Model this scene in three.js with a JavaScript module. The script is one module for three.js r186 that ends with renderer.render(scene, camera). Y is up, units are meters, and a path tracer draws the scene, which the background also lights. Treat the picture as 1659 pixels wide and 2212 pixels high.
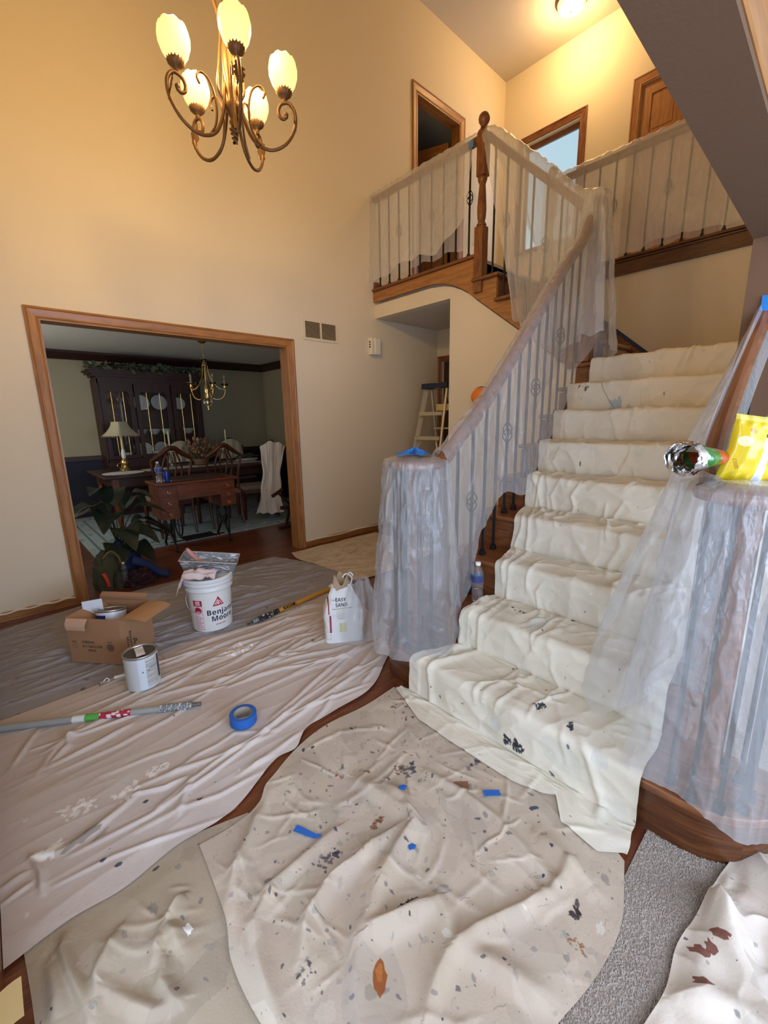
import * as THREE from 'three';
import { mergeGeometries, mergeVertices } from 'three/addons/utils/BufferGeometryUtils.js';
import { RoundedBoxGeometry } from 'three/addons/geometries/RoundedBoxGeometry.js';
import { RectAreaLightUniformsLib } from 'three/addons/lights/RectAreaLightUniformsLib.js';
import { ImprovedNoise } from 'three/addons/math/ImprovedNoise.js';

// ---------- camera, sky, large lights, exposure ----------
const scene = new THREE.Scene();
const renderer = new THREE.WebGLRenderer();
renderer.toneMapping = THREE.LinearToneMapping;
renderer.toneMappingExposure = 1.0;
renderer.shadowMap.enabled = true;
const camera = new THREE.PerspectiveCamera(100.49, 1659 / 2212, 0.03, 100);
{
  const yaw = 0.8223, pitch = 0.21354, roll = -0.01827;
  const F = new THREE.Vector3(Math.cos(pitch) * Math.cos(yaw), -Math.sin(pitch), -Math.cos(pitch) * Math.sin(yaw));
  const R = new THREE.Vector3(Math.sin(yaw), 0, Math.cos(yaw));
  const U = new THREE.Vector3().crossVectors(R, F);
  const up = R.clone().multiplyScalar(-Math.sin(roll)).addScaledVector(U, Math.cos(roll));
  camera.position.set(0, 1.4, 4.02);
  camera.up.copy(up);
  camera.lookAt(camera.position.clone().add(F));
}
scene.background = new THREE.Color(0.48, 0.70, 0.82);
RectAreaLightUniformsLib.init();
function daylight(w, h, x, y, z, tx, ty, tz, power, color) {   // daylight entering by a window of this size
  const l = new THREE.RectAreaLight(color, power, w, h);
  l.position.set(x, y, z); l.lookAt(tx, ty, tz); scene.add(l); return l;
}
const SKYCOL = 0xccdeff;
daylight(0.62, 2.0, -0.14, 1.08, 3.26, 3, 1.08, 3.26, 4.0, SKYCOL);        // glazed front door beside the camera
daylight(1.9, 1.5, -0.14, 1.45, 5.55, 3, 1.45, 5.55, 9.0, SKYCOL);
daylight(2.5, 1.5, 1.35, 1.45, 6.97, 1.35, 1.45, 0, 11.0, SKYCOL);          // wide window at the far side of the living room         // living room front window
daylight(0.86, 1.5, 6.2, 4.4, 0.73, 0, 4.4, 0.73, 2.0, SKYCOL);            // window of the upper hall
daylight(1.5, 1.3, -0.62, 1.5, -2.2, 3, 1.4, -2.2, 3.0, 0xfff2e0);           // dining room window

// ---------- helpers ----------
function rng(seed) { let a = seed >>> 0; return () => { a = (a + 0x6D2B79F5) | 0; let t = Math.imul(a ^ (a >>> 15), 1 | a); t = (t + Math.imul(t ^ (t >>> 7), 61 | t)) ^ t; return ((t ^ (t >>> 14)) >>> 0) / 4294967296; }; }
const IN = new ImprovedNoise();
const n3 = (x, y, z) => IN.noise(x + 31.7, y + 17.3, z + 5.1);
const n2 = (x, y) => n3(x, y, 0.37);
const fbm = (x, y, o = 4) => { let s = 0, a = 0.5; for (let i = 0; i < o; i++) { s += a * n3(x, y, i * 7.3); x *= 2.03; y *= 2.03; a *= 0.5; } return s; };
const V = (x, y, z) => new THREE.Vector3(x, y, z);
const clamp = (x, a, b) => Math.min(b, Math.max(a, x));
const lerp = (a, b, t) => a + (b - a) * t;
const sstep = (a, b, x) => { const t = clamp((x - a) / (b - a), 0, 1); return t * t * (3 - 2 * t); };
const usedNames = new Map();
function numbered(name) { const k = usedNames.get(name) ?? 0; usedNames.set(name, k + 1); return k ? `${name}_${String(k).padStart(3, '0')}` : name; }
function shade(o) { o.castShadow = true; o.receiveShadow = true; return o; }
function obj(name, geo, m, parent) {
  if (Array.isArray(geo)) geo = merge(geo);
  const o = shade(new THREE.Mesh(geo, m));
  o.name = parent ? name : numbered(name);
  (parent ?? scene).add(o); return o;
}
function tag(o, label, category, group) { o.userData.label = label; o.userData.category = category; if (group) o.userData.group = group; return o; }
function thing(name, label, category, pos = [0, 0, 0], turn = 0, group) {
  const o = new THREE.Group(); o.name = numbered(name); scene.add(o); o.position.set(...pos); o.rotation.y = turn; return tag(o, label, category, group);
}
function struct(name, geo, m, label) { const o = obj(name, geo, m); o.userData.kind = 'structure'; if (label) o.userData.label = label; return o; }
function sgroup(name, label) { const o = new THREE.Group(); o.name = numbered(name); scene.add(o); o.userData.kind = 'structure'; if (label) o.userData.label = label; return o; }
function dup(root, pos, turn, label, group) {
  const base = root.name.replace(/_\d{3}$/, ''); const r = root.clone(); r.name = numbered(base); scene.add(r);
  r.position.set(...pos); r.rotation.y = turn; r.userData = { ...root.userData };
  if (label) r.userData.label = label; if (group) r.userData.group = group; return r;
}
function merge(list) {
  const gs = list.filter(Boolean).map((g) => { const q = g.index ? g.toNonIndexed() : g.clone(); for (const k of Object.keys(q.attributes)) if (!['position', 'normal', 'uv'].includes(k)) q.deleteAttribute(k); return q; });
  return gs.length === 1 ? gs[0] : mergeGeometries(gs, false);
}
// texture coordinates in metres by the face's own direction; grain: axis along which u runs
function muv(g, grain = 'x') {
  if (g.index) g = g.toNonIndexed();
  g.computeVertexNormals();
  const p = g.attributes.position, n = g.attributes.normal, uv = new Float32Array(p.count * 2);
  const ax = { x: 0, y: 1, z: 2 }[grain];
  for (let i = 0; i < p.count; i++) {
    const P = [p.getX(i), p.getY(i), p.getZ(i)], N = [Math.abs(n.getX(i)), Math.abs(n.getY(i)), Math.abs(n.getZ(i))];
    const k = N[0] > N[1] && N[0] > N[2] ? 0 : N[1] > N[2] ? 1 : 2;
    const rest = [0, 1, 2].filter((a) => a !== k);
    let [a, b] = rest; if (b === ax) [a, b] = [b, a];
    uv[2 * i] = P[a]; uv[2 * i + 1] = P[b] + (k * 0.37);
  }
  g.setAttribute('uv', new THREE.BufferAttribute(uv, 2)); return g;
}
const box = (x0, x1, y0, y1, z0, z1, grain) => { const g = new THREE.BoxGeometry(x1 - x0, y1 - y0, z1 - z0); g.translate((x0 + x1) / 2, (y0 + y1) / 2, (z0 + z1) / 2); return muv(g, grain ?? 'x'); };
const cbox = (w, h, d, x = 0, y = 0, z = 0, grain) => box(x - w / 2, x + w / 2, y - h / 2, y + h / 2, z - d / 2, z + d / 2, grain);
const rbox = (w, h, d, r, x = 0, y = 0, z = 0, grain) => { const g = new RoundedBoxGeometry(w, h, d, 2, r); g.translate(x, y, z); const q = g.index ? g.toNonIndexed() : g; const nrm = q.attributes.normal.clone(); const m = muv(q, grain ?? 'x'); m.setAttribute('normal', nrm); return m; };
const move = (g, x, y, z) => { g.translate(x, y, z); return g; };
const lathe = (pts, seg = 24) => new THREE.LatheGeometry(pts.map(([r, y]) => new THREE.Vector2(r, y)), seg);
function tube(pts, r, seg = 24, rs = 8, closed = false) {
  const c = new THREE.CatmullRomCurve3(pts.map((p) => (p.isVector3 ? p : V(...p))), closed, 'centripetal');
  return new THREE.TubeGeometry(c, seg, r, rs, closed);
}
// tube with a radius that varies along its length
function vtube(pts, rad, seg = 24, rs = 8) {
  const c = new THREE.CatmullRomCurve3(pts.map((p) => (p.isVector3 ? p : V(...p))), false, 'centripetal');
  const g = new THREE.TubeGeometry(c, seg, 1, rs, false), p = g.attributes.position;
  for (let i = 0; i <= seg; i++) { const t = i / seg, q = c.getPointAt(t), r = rad(t); for (let j = 0; j <= rs; j++) { const k = i * (rs + 1) + j; p.setXYZ(k, q.x + (p.getX(k) - q.x) * r, q.y + (p.getY(k) - q.y) * r, q.z + (p.getZ(k) - q.z) * r); } }
  g.computeVertexNormals(); return g;
}
const rod = (a, b, r, rs = 8) => { const A = a.isVector3 ? a : V(...a), B = b.isVector3 ? b : V(...b), d = B.clone().sub(A); const g = new THREE.CylinderGeometry(r, r, d.length(), rs); g.applyQuaternion(new THREE.Quaternion().setFromUnitVectors(V(0, 1, 0), d.normalize())); g.translate((A.x + B.x) / 2, (A.y + B.y) / 2, (A.z + B.z) / 2); return g; };
// square bar between two points
const bar = (a, b, w, h) => { const A = V(...a), B = V(...b), d = B.clone().sub(A), L = d.length(); const g = new THREE.BoxGeometry(w, L, h); g.applyQuaternion(new THREE.Quaternion().setFromUnitVectors(V(0, 1, 0), d.normalize())); g.translate((A.x + B.x) / 2, (A.y + B.y) / 2, (A.z + B.z) / 2); return muv(g, 'y'); };
function prism(pts, depth, bevel = 0, holes = []) {   // outline in x,y; depth along +z
  const s = new THREE.Shape(pts.map(([x, y]) => new THREE.Vector2(x, y)));
  for (const h of holes) s.holes.push(new THREE.Path(h.map(([x, y]) => new THREE.Vector2(x, y))));
  return new THREE.ExtrudeGeometry(s, { depth, bevelEnabled: bevel > 0, bevelThickness: bevel, bevelSize: bevel, bevelSegments: 2, curveSegments: 12 });
}
function grid(nu, nv, fn, uvf) {   // fn(u,v) -> Vector3, uvf(u,v,p) -> [s,t] in metres
  const P = new Float32Array((nu + 1) * (nv + 1) * 3), T = new Float32Array((nu + 1) * (nv + 1) * 2), I = [];
  for (let j = 0; j <= nv; j++) for (let i = 0; i <= nu; i++) { const k = j * (nu + 1) + i, p = fn(i / nu, j / nv); P.set([p.x, p.y, p.z], 3 * k); const t = uvf ? uvf(i / nu, j / nv, p) : [i / nu, j / nv]; T.set(t, 2 * k); if (i < nu && j < nv) I.push(k, k + 1, k + nu + 2, k, k + nu + 2, k + nu + 1); }
  const g = new THREE.BufferGeometry(); g.setAttribute('position', new THREE.BufferAttribute(P, 3)); g.setAttribute('uv', new THREE.BufferAttribute(T, 2)); g.setIndex(I); g.computeVertexNormals(); return g;
}

// ---------- materials ----------
const lin = (r, g, b) => new THREE.Color(r, g, b);
function dataTex(n, f, srgb = true, rep = 1) {   // f(i,j) -> [r,g,b] 0..1
  const d = new Uint8Array(n * n * 4);
  for (let j = 0; j < n; j++) for (let i = 0; i < n; i++) { const c = f(i / n, j / n), k = 4 * (j * n + i); d[k] = clamp(c[0], 0, 1) * 255; d[k + 1] = clamp(c[1], 0, 1) * 255; d[k + 2] = clamp(c[2], 0, 1) * 255; d[k + 3] = 255; }
  const t = new THREE.DataTexture(d, n, n); t.wrapS = t.wrapT = THREE.RepeatWrapping; t.magFilter = THREE.LinearFilter; t.minFilter = THREE.LinearMipmapLinearFilter; t.generateMipmaps = true; if (srgb) t.colorSpace = THREE.SRGBColorSpace; t.repeat.set(rep, rep); t.needsUpdate = true; return t;
}
const tn = (u, v, fx, fy, o = 3) => { let s = 0, a = 0.5; for (let k = 0; k < o; k++) { const X = fx * 2 ** k, Y = fy * 2 ** k; // periodic noise
  const a00 = n3(u * X, v * Y, k * 3.1), a10 = n3((u - 1) * X, v * Y, k * 3.1), a01 = n3(u * X, (v - 1) * Y, k * 3.1), a11 = n3((u - 1) * X, (v - 1) * Y, k * 3.1); s += a * lerp(lerp(a00, a10, u), lerp(a01, a11, u), v); a *= 0.5; } return s; };
const mixc = (a, b, t) => [lerp(a[0], b[0], t), lerp(a[1], b[1], t), lerp(a[2], b[2], t)];
const rgb = (h) => [((h >> 16) & 255) / 255, ((h >> 8) & 255) / 255, (h & 255) / 255];
function woodTex(dark, light, rep = 1, seed = 0) {
  const D = rgb(dark), L = rgb(light);
  return dataTex(512, (u, v) => { const w = tn(u, v + seed, 3, 9, 3) * 1.2; const g = tn(u, v, 5, 90, 2), ring = 0.5 + 0.5 * Math.sin((v * 14 + w * 1.6 + seed) * 6.283 * 1); const t = clamp(0.45 + g * 1.1 + (ring - 0.5) * 0.35 + w * 0.25, 0, 1); return mixc(D, L, t); }, true, rep);
}
const std = (color, rough = 0.6, o = {}) => new THREE.MeshStandardMaterial({ color, roughness: rough, ...o });
const phy = (o) => new THREE.MeshPhysicalMaterial(o);
const T = {
  oak: woodTex(0x8a5a2c, 0xb98046, 1.2), dark: woodTex(0x2a1510, 0x4a2618, 1.4, 0.3), red: woodTex(0x5e3419, 0x945a2e, 1.3, 0.6), floor: woodTex(0x5a2d18, 0x8d5230, 1.1, 0.2), floor2: woodTex(0x4f2615, 0x7c4426, 1.1, 0.7),
  paint: dataTex(256, (u, v) => { const t = 0.5 + tn(u, v, 60, 60, 2) * 0.9; return [t, t, t]; }, false, 2),
  weave: dataTex(512, (u, v) => { const t = 0.5 + 0.22 * Math.sin(u * 512 * Math.PI / 2) * Math.sin(v * 512 * Math.PI / 2) + tn(u, v, 40, 40, 3) * 0.8; return [t, t, t]; }, false, 3),
  crinkle: dataTex(512, (u, v) => { const a = 1 - Math.abs(tn(u, v, 9, 4, 3)) * 3, b = 1 - Math.abs(tn(u + 0.37, v + 0.11, 22, 12, 2)) * 2.5; const t = 0.25 + 0.5 * a + 0.25 * b; return [t, t, t]; }, false, 2.2),
  pile: dataTex(256, (u, v) => { const t = 0.5 + tn(u, v, 70, 70, 2) * 1.4; return [t, t, t]; }, false, 4),
};
const M = {
  wall: std(lin(0.74, 0.65, 0.49), 0.75, { bumpMap: T.paint, bumpScale: 0.0006 }),
  ceil: std(lin(0.62, 0.57, 0.49), 0.9, { bumpMap: T.paint, bumpScale: 0.0015 }),
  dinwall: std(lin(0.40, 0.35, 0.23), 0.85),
  navy: std(lin(0.012, 0.013, 0.028), 0.7),
  oak: phy({ map: T.oak, roughness: 0.42, clearcoat: 0.3, clearcoatRoughness: 0.35 }),
  darkwood: phy({ map: T.dark, roughness: 0.5, clearcoat: 0.08, clearcoatRoughness: 0.3 }),
  mahogany: phy({ map: T.red, color: lin(0.40, 0.28, 0.24), roughness: 0.4, clearcoat: 0.3, clearcoatRoughness: 0.25 }),
  sewing: phy({ map: T.red, color: lin(0.72, 0.50, 0.38), roughness: 0.42, clearcoat: 0.2, clearcoatRoughness: 0.3 }),
  band: phy({ map: T.red, color: lin(0.5, 0.46, 0.42), roughness: 0.45, clearcoat: 0.2 }),
  redwood: phy({ map: T.red, roughness: 0.42, clearcoat: 0.3, clearcoatRoughness: 0.3 }),
  floor: [0, 1, 2, 3].map((k) => phy({ map: k % 2 ? T.floor2 : T.floor, color: lin(0.95 + 0.1 * (k > 1), 0.95, 0.95), roughness: 0.38, clearcoat: 0.4, clearcoatRoughness: 0.25 })),
  iron: std(lin(0.012, 0.011, 0.011), 0.45, { metalness: 0.3 }),
  white: std(lin(0.78, 0.76, 0.70), 0.45),
  black: std(lin(0.015, 0.015, 0.016), 0.5),
  brass: std(lin(0.75, 0.52, 0.20), 0.25, { metalness: 1 }),
  bronze: phy({ color: lin(0.20, 0.105, 0.042), roughness: 0.42, metalness: 0.55 }),
  glass: phy({ color: 0xffffff, roughness: 0.03, transmission: 1, thickness: 0, ior: 1.45 }),
  crystal: phy({ color: 0xffffff, roughness: 0.02, transmission: 1, thickness: 0.01, ior: 1.5 }),
  bluetape: std(lin(0.015, 0.11, 0.42), 0.6),
  navytape: std(lin(0.03, 0.045, 0.10), 0.7),
  paper: std(lin(0.75, 0.70, 0.58), 0.8),
  milky: phy({ color: lin(0.90, 0.90, 0.89), roughness: 0.38, transmission: 0.70, thickness: 0, ior: 1.4, bumpMap: T.crinkle, bumpScale: 0.006 }),
  film: phy({ color: lin(0.90, 0.905, 0.91), roughness: 0.24, transmission: 0.82, thickness: 0, ior: 1.4, bumpMap: T.crinkle, bumpScale: 0.0045 }),
};
// ---------- the room shell ----------
const XB = 3.65, XG = 4.85, XE = 6.25, ZR = 3.645, HC = 2.572, FU = 2.88, HT = 6.05;
// wall along x (in the plane z = const) with rectangular openings [x0,x1,y0,y1]
function wallX(name, x0, x1, y0, y1, z0, z1, holes, m, label) {
  const inside = holes.filter((h) => h[2] > y0 + 1e-3), door = holes.filter((h) => h[2] <= y0 + 1e-3).sort((a, b) => a[0] - b[0]);
  const pts = [[x0, y0]]; for (const h of door) pts.push([h[0], y0], [h[0], h[3]], [h[1], h[3]], [h[1], y0]); pts.push([x1, y0], [x1, y1], [x0, y1]);
  const g = prism(pts, z1 - z0, 0, inside.map((h) => [[h[0], h[2]], [h[1], h[2]], [h[1], h[3]], [h[0], h[3]]])); g.translate(0, 0, z0); return struct(name, muv(g), m, label);
}
function wallZ(name, z0, z1, y0, y1, x0, x1, holes, m, label) {   // openings [z0,z1,y0,y1]
  const inside = holes.filter((h) => h[2] > y0 + 1e-3), door = holes.filter((h) => h[2] <= y0 + 1e-3).sort((a, b) => a[0] - b[0]);
  const pts = [[z0, y0]]; for (const h of door) pts.push([h[0], y0], [h[0], h[3]], [h[1], h[3]], [h[1], y0]); pts.push([z1, y0], [z1, y1], [z0, y1]);
  const g = prism(pts, x1 - x0, 0, inside.map((h) => [[h[0], h[2]], [h[1], h[2]], [h[1], h[3]], [h[0], h[3]]])); g.rotateY(-Math.PI / 2); g.translate(x1, 0, 0); return struct(name, muv(g), m, label);
}
wallX('wall_left', -0.3, XE, 0, HT, -0.12, 0, [[0.43, 2.43, 0, 2.145], [4.38, 5.22, FU, 5.15]], M.wall, 'tall cream wall with the wide opening to the dining room');
wallZ('wall_back', -0.12, 7.0, 2.3, HT, XE, XE + 0.12, [[0.335, 1.12, 3.75, 5.14], [1.82, 2.66, FU, 5.14]], M.wall, 'cream wall of the upper hall with window and door');
wallZ('wall_front', 0, 7.0, 0, HT, -0.32, -0.186, [[2.9, 3.62, 0, 2.13], [4.55, 6.55, 0.65, 2.25]], M.wall, 'front wall with glazed entry door and window');
wallX('wall_right', -0.3, XE, 0, HT, ZR, ZR + 0.13, [[-0.15, 2.49, 0, 2.12]], M.wall, 'cream wall with the cased opening beside the stairs');
wallX('wall_living', -0.3, 6.37, 0, 2.6, 7.0, 7.12, [[0.1, 2.6, 0.7, 2.2]], M.wall, 'far wall of the side room');
struct('ceiling', box(-0.3, XE + 0.12, HT, HT + 0.1, -0.12, 7.12), M.ceil, 'white ceiling over the two-storey hall');
struct('ceiling_living', box(-0.3, XE + 0.12, 2.45, 2.55, ZR + 0.13, 7.12), M.ceil, 'ceiling of the side room');
wallZ('wall_living_end', ZR + 0.13, 7.0, 0, 2.45, 5.0, 5.12, [], M.wall, 'end wall of the side room');
// upper floor over the lower hall: bridge and upper hall
struct('floor_upper', [box(XB + 0.1, XE, HC, FU, 0, 1.42), box(XG + 0.1, XE, HC, FU, 1.42, ZR)], M.ceil, 'upper hall floor with white ceiling underneath');
// lower hall below the bridge
wallZ('wall_hall_end', 0, 1.3, 0, HC, 4.79, 4.9, [[0.09, 0.86, 0, 2.16]], M.wall, 'end wall of the short hall under the bridge');
{ // wall under the upper flight, its top following the stringer
  const pts = [[1.12, 0], [2.56, 0], [2.56, 1.80], [2.30, 1.84], [1.97, 2.10], [1.45, 2.485], [1.36, 2.56], [1.26, 2.62], [1.15, 2.67], [1.04, 2.70], [0.86, 2.72], [0.0, 2.72], [0.0, HC], [1.12, HC]];
  const g = prism(pts, 0.1); g.rotateY(-Math.PI / 2); g.translate(XB + 0.1, 0, 0);
  struct('wall_stair', muv(g), M.wall, 'cream wall under the upper flight with a rounded shoulder');
  struct('wall_hall_side', box(XB + 0.1, 4.9, 0, HC, 1.12, 1.22), M.wall, 'side wall of the lower hall under the stairs');
}
wallZ('wall_landing', 1.42, ZR, 0, FU, XG, XG + 0.1, [], M.wall, 'yellow-lit wall above the stair landing');
// dining room
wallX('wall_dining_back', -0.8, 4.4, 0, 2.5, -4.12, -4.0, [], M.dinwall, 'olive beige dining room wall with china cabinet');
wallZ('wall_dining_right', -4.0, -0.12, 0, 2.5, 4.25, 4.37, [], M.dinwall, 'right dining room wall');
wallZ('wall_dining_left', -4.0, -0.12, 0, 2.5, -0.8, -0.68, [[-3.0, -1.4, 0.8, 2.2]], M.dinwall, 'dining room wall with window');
struct('ceiling_dining', box(-0.8, 4.4, 2.475, 2.57, -4.12, -0.12), std(lin(0.72, 0.70, 0.65), 0.9), 'dim white dining room ceiling');
struct('wainscot_back', [box(-0.68, 4.25, 0, 0.86, -4.0, -3.985), box(4.235, 4.25, 0, 0.86, -3.985, -0.12)], M.navy, 'navy painted lower wall of the dining room');
struct('trim_chair_rail', [box(-0.68, 4.25, 0.86, 0.93, -4.0, -3.965), box(4.215, 4.25, 0.86, 0.93, -3.965, -0.12, 'z')], M.darkwood, 'dark wooden chair rail');
{ // crown: a sloping board between wall and ceiling
  const prof = [[0, 0], [0.02, 0], [0.09, 0.09], [0.09, 0.125], [0, 0.125]];
  const a = prism(prof, 4.93); a.rotateY(Math.PI / 2); a.translate(0, 0, 0);   // profile x -> -z
  a.rotateY(Math.PI); a.translate(4.25, 2.35, -4.0);
  const b = prism(prof, 3.88); b.scale(-1, 1, 1); b.translate(4.25, 2.35, -4.0);
  struct('trim_crown', [muv(a), muv(b, 'z')], M.darkwood, 'dark wooden crown moulding in the dining room');
}
// wood floor: a base and the boards that show
{
  const f = sgroup('floor', 'reddish brown strip oak floor');
  obj('subfloor', box(-0.3, 6.2, -0.06, -0.0105, -4.1, 3.745), std(lin(0.05, 0.025, 0.015), 0.8), f);
  const R = rng(11), W = 0.0572;
  const variants = new Map();
  const put = (x0, x1, z0, k) => { const L = Math.round((x1 - x0) * 20) / 20, key = `${L}`; if (!variants.has(key)) { const g = rbox(L - 0.0015, 0.012, W - 0.0012, 0.0012); variants.set(key, g); } const o = obj('plank', variants.get(key), M.floor[k], f); o.position.set((x0 + x1) / 2, -0.006, z0 + W / 2); };
  const row = (z0, xa, xb) => { let x = xa - Math.round(R() * 12) / 20; while (x < xb) { const L = 0.8 + Math.round(R() * 14) / 20; put(x, x + L, z0, Math.floor(R() * 4)); x += L; } };
  for (let z = 3.745 - W; z > 3.4; z -= W) row(z, 0.4, 1.9);
  for (let z = 2.9; z > 2.2; z -= W) row(z, -0.16, 1.9);
  for (let z = 0.95; z > -1.3; z -= W) row(z, z > 0 ? 1.75 : 0.45, z > 0 ? 3.5 : 3.9);
  const rest = obj('hidden_boards', box(-0.16, 6.2, -0.01, -0.004, 0.02, 3.4), M.floor[0], f); rest.userData.kind = 'stuff';
  const rest2 = obj('hidden_boards', box(-0.66, 4.24, -0.01, -0.004, -3.98, -1.3), M.floor[1], f); rest2.userData.kind = 'stuff';
}
struct('floor_carpet', box(-0.16, 5.0, -0.05, 0.004, 3.745, 7.0), std(lin(0.34, 0.285, 0.235), 1, { bumpMap: T.pile, bumpScale: 0.004 }), 'grey brown carpet of the side room');
// tufts of the carpet in view
{
  const R = rng(5), n = 14000, g = new THREE.ConeGeometry(0.003, 0.007, 4), im = new THREE.InstancedMesh(g, std(lin(0.37, 0.31, 0.26), 1), n), m = new THREE.Matrix4(), c = new THREE.Color();
  for (let i = 0; i < n; i++) { const x = 0.7 + R() * 1.05, z = 3.747 + R() * 0.32; m.makeRotationFromEuler(new THREE.Euler((R() - 0.5) * 1.2, 0, (R() - 0.5) * 1.2)); m.setPosition(x, 0.006, z); im.setMatrixAt(i, m); const t = 0.85 + R() * 0.3; im.setColorAt(i, c.setRGB(t, t, t)); }
  im.name = 'carpet_pile'; im.userData.kind = 'stuff'; im.userData.label = 'short grey brown carpet pile beside the stairs'; im.userData.category = 'carpet'; shade(im); scene.add(im);
}
// moulded casings
const casProf = (w) => [[0, 0], [w, 0], [w, 0.018], [w - 0.012, 0.022], [w - 0.02, 0.016], [w * 0.5, 0.013], [0.014, 0.009], [0.006, 0.012], [0, 0.008]];
// casing board: runs along len, width w outward, thickness toward the room. Mapped by basis vectors.
function casBoard(a, b, out, face, w, m0 = 0, m1 = 0) {   // a->b inner edge; out = direction of width; mitre lengths at both ends
  const A = V(...a), B = V(...b), O = V(...out), Fc = V(...face), D = B.clone().sub(A).normalize(), pr = casProf(w), n = pr.length, P = [], I = [];
  for (const [e, s] of [[A, -m0], [B, m1]]) for (const [x, t] of pr) { const q = e.clone().addScaledVector(O, x).addScaledVector(Fc, t).addScaledVector(D, s * x / w); P.push(q.x, q.y, q.z); }
  for (let i = 0; i < n; i++) { const j = (i + 1) % n; I.push(i, j, n + j, i, n + j, n + i); }
  const g = new THREE.BufferGeometry(); g.setAttribute('position', new THREE.Float32BufferAttribute(P, 3)); g.setIndex(I);
  return muv(g, Math.abs(D.x) > 0.7 ? 'x' : Math.abs(D.y) > 0.7 ? 'y' : 'z');
}
function casing(name, label, axis, p, s0, s1, y0, y1, face, w, m = M.oak) {   // axis 'x' or 'z': horizontal direction
  const at = (s, y) => (axis === 'x' ? [s, y, p] : [p, y, s]), dir = axis === 'x' ? [1, 0, 0] : [0, 0, 1], neg = dir.map((v) => -v);
  const g = sgroup(name, label);
  obj('side_casing', casBoard(at(s0, y0), at(s0, y1), neg, face, w, 0, w), m, g);
  obj('side_casing', casBoard(at(s1, y0), at(s1, y1), dir, face, w, 0, w), m, g);
  obj('head_casing', casBoard(at(s0, y1), at(s1, y1), [0, 1, 0], face, w, w, w), m, g);
  return g;
}
const tr1 = casing('trim_1', 'honey oak casing round the dining room opening', 'x', 0, 0.43, 2.43, 0, 2.145, [0, 0, 1], 0.075);
obj('jamb', [box(2.418, 2.43, 0, 2.145, -0.135, 0.004, 'y'), box(0.43, 0.442, 0, 2.145, -0.135, 0.004, 'y'), box(0.442, 2.418, 2.133, 2.145, -0.135, 0.004)], M.oak, tr1);
const tr2 = casing('trim_2', 'oak casing round the upstairs door in the left wall', 'x', 0, 4.38, 5.22, FU, 5.15, [0, 0, 1], 0.085);
obj('jamb', [box(5.205, 5.22, FU, 5.15, -0.13, 0.004, 'y'), box(4.38, 4.395, FU, 5.15, -0.13, 0.004, 'y'), box(4.395, 5.205, 5.135, 5.15, -0.13, 0.004)], M.oak, tr2);
const tr3 = casing('trim_3', 'oak casing round the upstairs panelled door', 'z', XE, 1.82, 2.66, FU, 5.14, [-1, 0, 0], 0.09);
const tr4 = casing('trim_4', 'brown casing round the door at the hall end', 'z', 4.79, 0.09, 0.86, 0, 2.16, [-1, 0, 0], 0.07, M.redwood);
// right cased opening: plain jamb boards and casing on the side room's side
const jambM = std(lin(0.14, 0.072, 0.036), 0.85, { bumpMap: T.paint, bumpScale: 0.0005 });
const tr5 = casing('trim_5', 'moulded wooden casing of the opening beside the stairs', 'x', ZR + 0.13, -0.15, 2.49, 0, 2.12, [0, 0, 1], 0.08);
obj('jamb', [box(2.474, 2.49, 0, 2.12, ZR - 0.005, ZR + 0.135, 'y'), box(-0.15, -0.134, 0, 2.12, ZR - 0.005, ZR + 0.135, 'y')], jambM, tr5);
obj('head_jamb', box(-0.134, 2.474, 2.104, 2.12, ZR - 0.005, ZR + 0.135), jambM, tr5);
// room behind the upstairs left door: grey ceiling and walls
{
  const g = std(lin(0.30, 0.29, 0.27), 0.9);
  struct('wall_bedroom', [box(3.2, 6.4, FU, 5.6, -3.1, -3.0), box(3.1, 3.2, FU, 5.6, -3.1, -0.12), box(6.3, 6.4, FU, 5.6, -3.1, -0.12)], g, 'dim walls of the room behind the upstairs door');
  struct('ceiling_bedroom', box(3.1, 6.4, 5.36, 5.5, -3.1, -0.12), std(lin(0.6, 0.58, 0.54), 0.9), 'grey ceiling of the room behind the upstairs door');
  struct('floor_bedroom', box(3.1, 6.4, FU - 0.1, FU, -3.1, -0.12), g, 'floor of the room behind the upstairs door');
}
// doors
function panelDoor(name, w, h, m, label) {   // hinge at x=0, width along +x, thickness along z
  const d = thing(name, label, 'door'); d.userData.kind = 'structure'; delete d.userData.category;
  const st = 0.11, mid = 0.10, rails = [[0, 0.22], [0.86, 1.04], [h - 0.62, h - 0.51], [h - 0.12, h]];
  obj('stile', [box(0, st, 0, h, -0.018, 0.018, 'y')], m, d); obj('stile', [box(w - st, w, 0, h, -0.018, 0.018, 'y')], m, d); obj('stile', [box(w / 2 - mid / 2, w / 2 + mid / 2, 0, h, -0.0179, 0.0179, 'y')], m, d);
  for (const [a, b] of rails) obj('rail', box(st, w - st, a, b, -0.0178, 0.0178), m, d);
  for (let k = 0; k < 3; k++) for (const [x0, x1] of [[st, w / 2 - mid / 2], [w / 2 + mid / 2, w - st]]) {
    const y0 = rails[k][1], y1 = rails[k + 1][0];
    obj('panel', [box(x0, x1, y0, y1, -0.006, 0.006, 'y'), rbox(x1 - x0 - 0.05, y1 - y0 - 0.05, 0.024, 0.008, (x0 + x1) / 2, (y0 + y1) / 2, 0, 'y')], m, d);
  }
  return d;
}
const door2 = panelDoor('door_2', 0.84, 2.25, M.oak, 'six-panel honey oak door in the upper hall'); door2.position.set(XE + 0.04, FU + 0.005, 1.82); door2.rotation.y = -Math.PI / 2;
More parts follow.
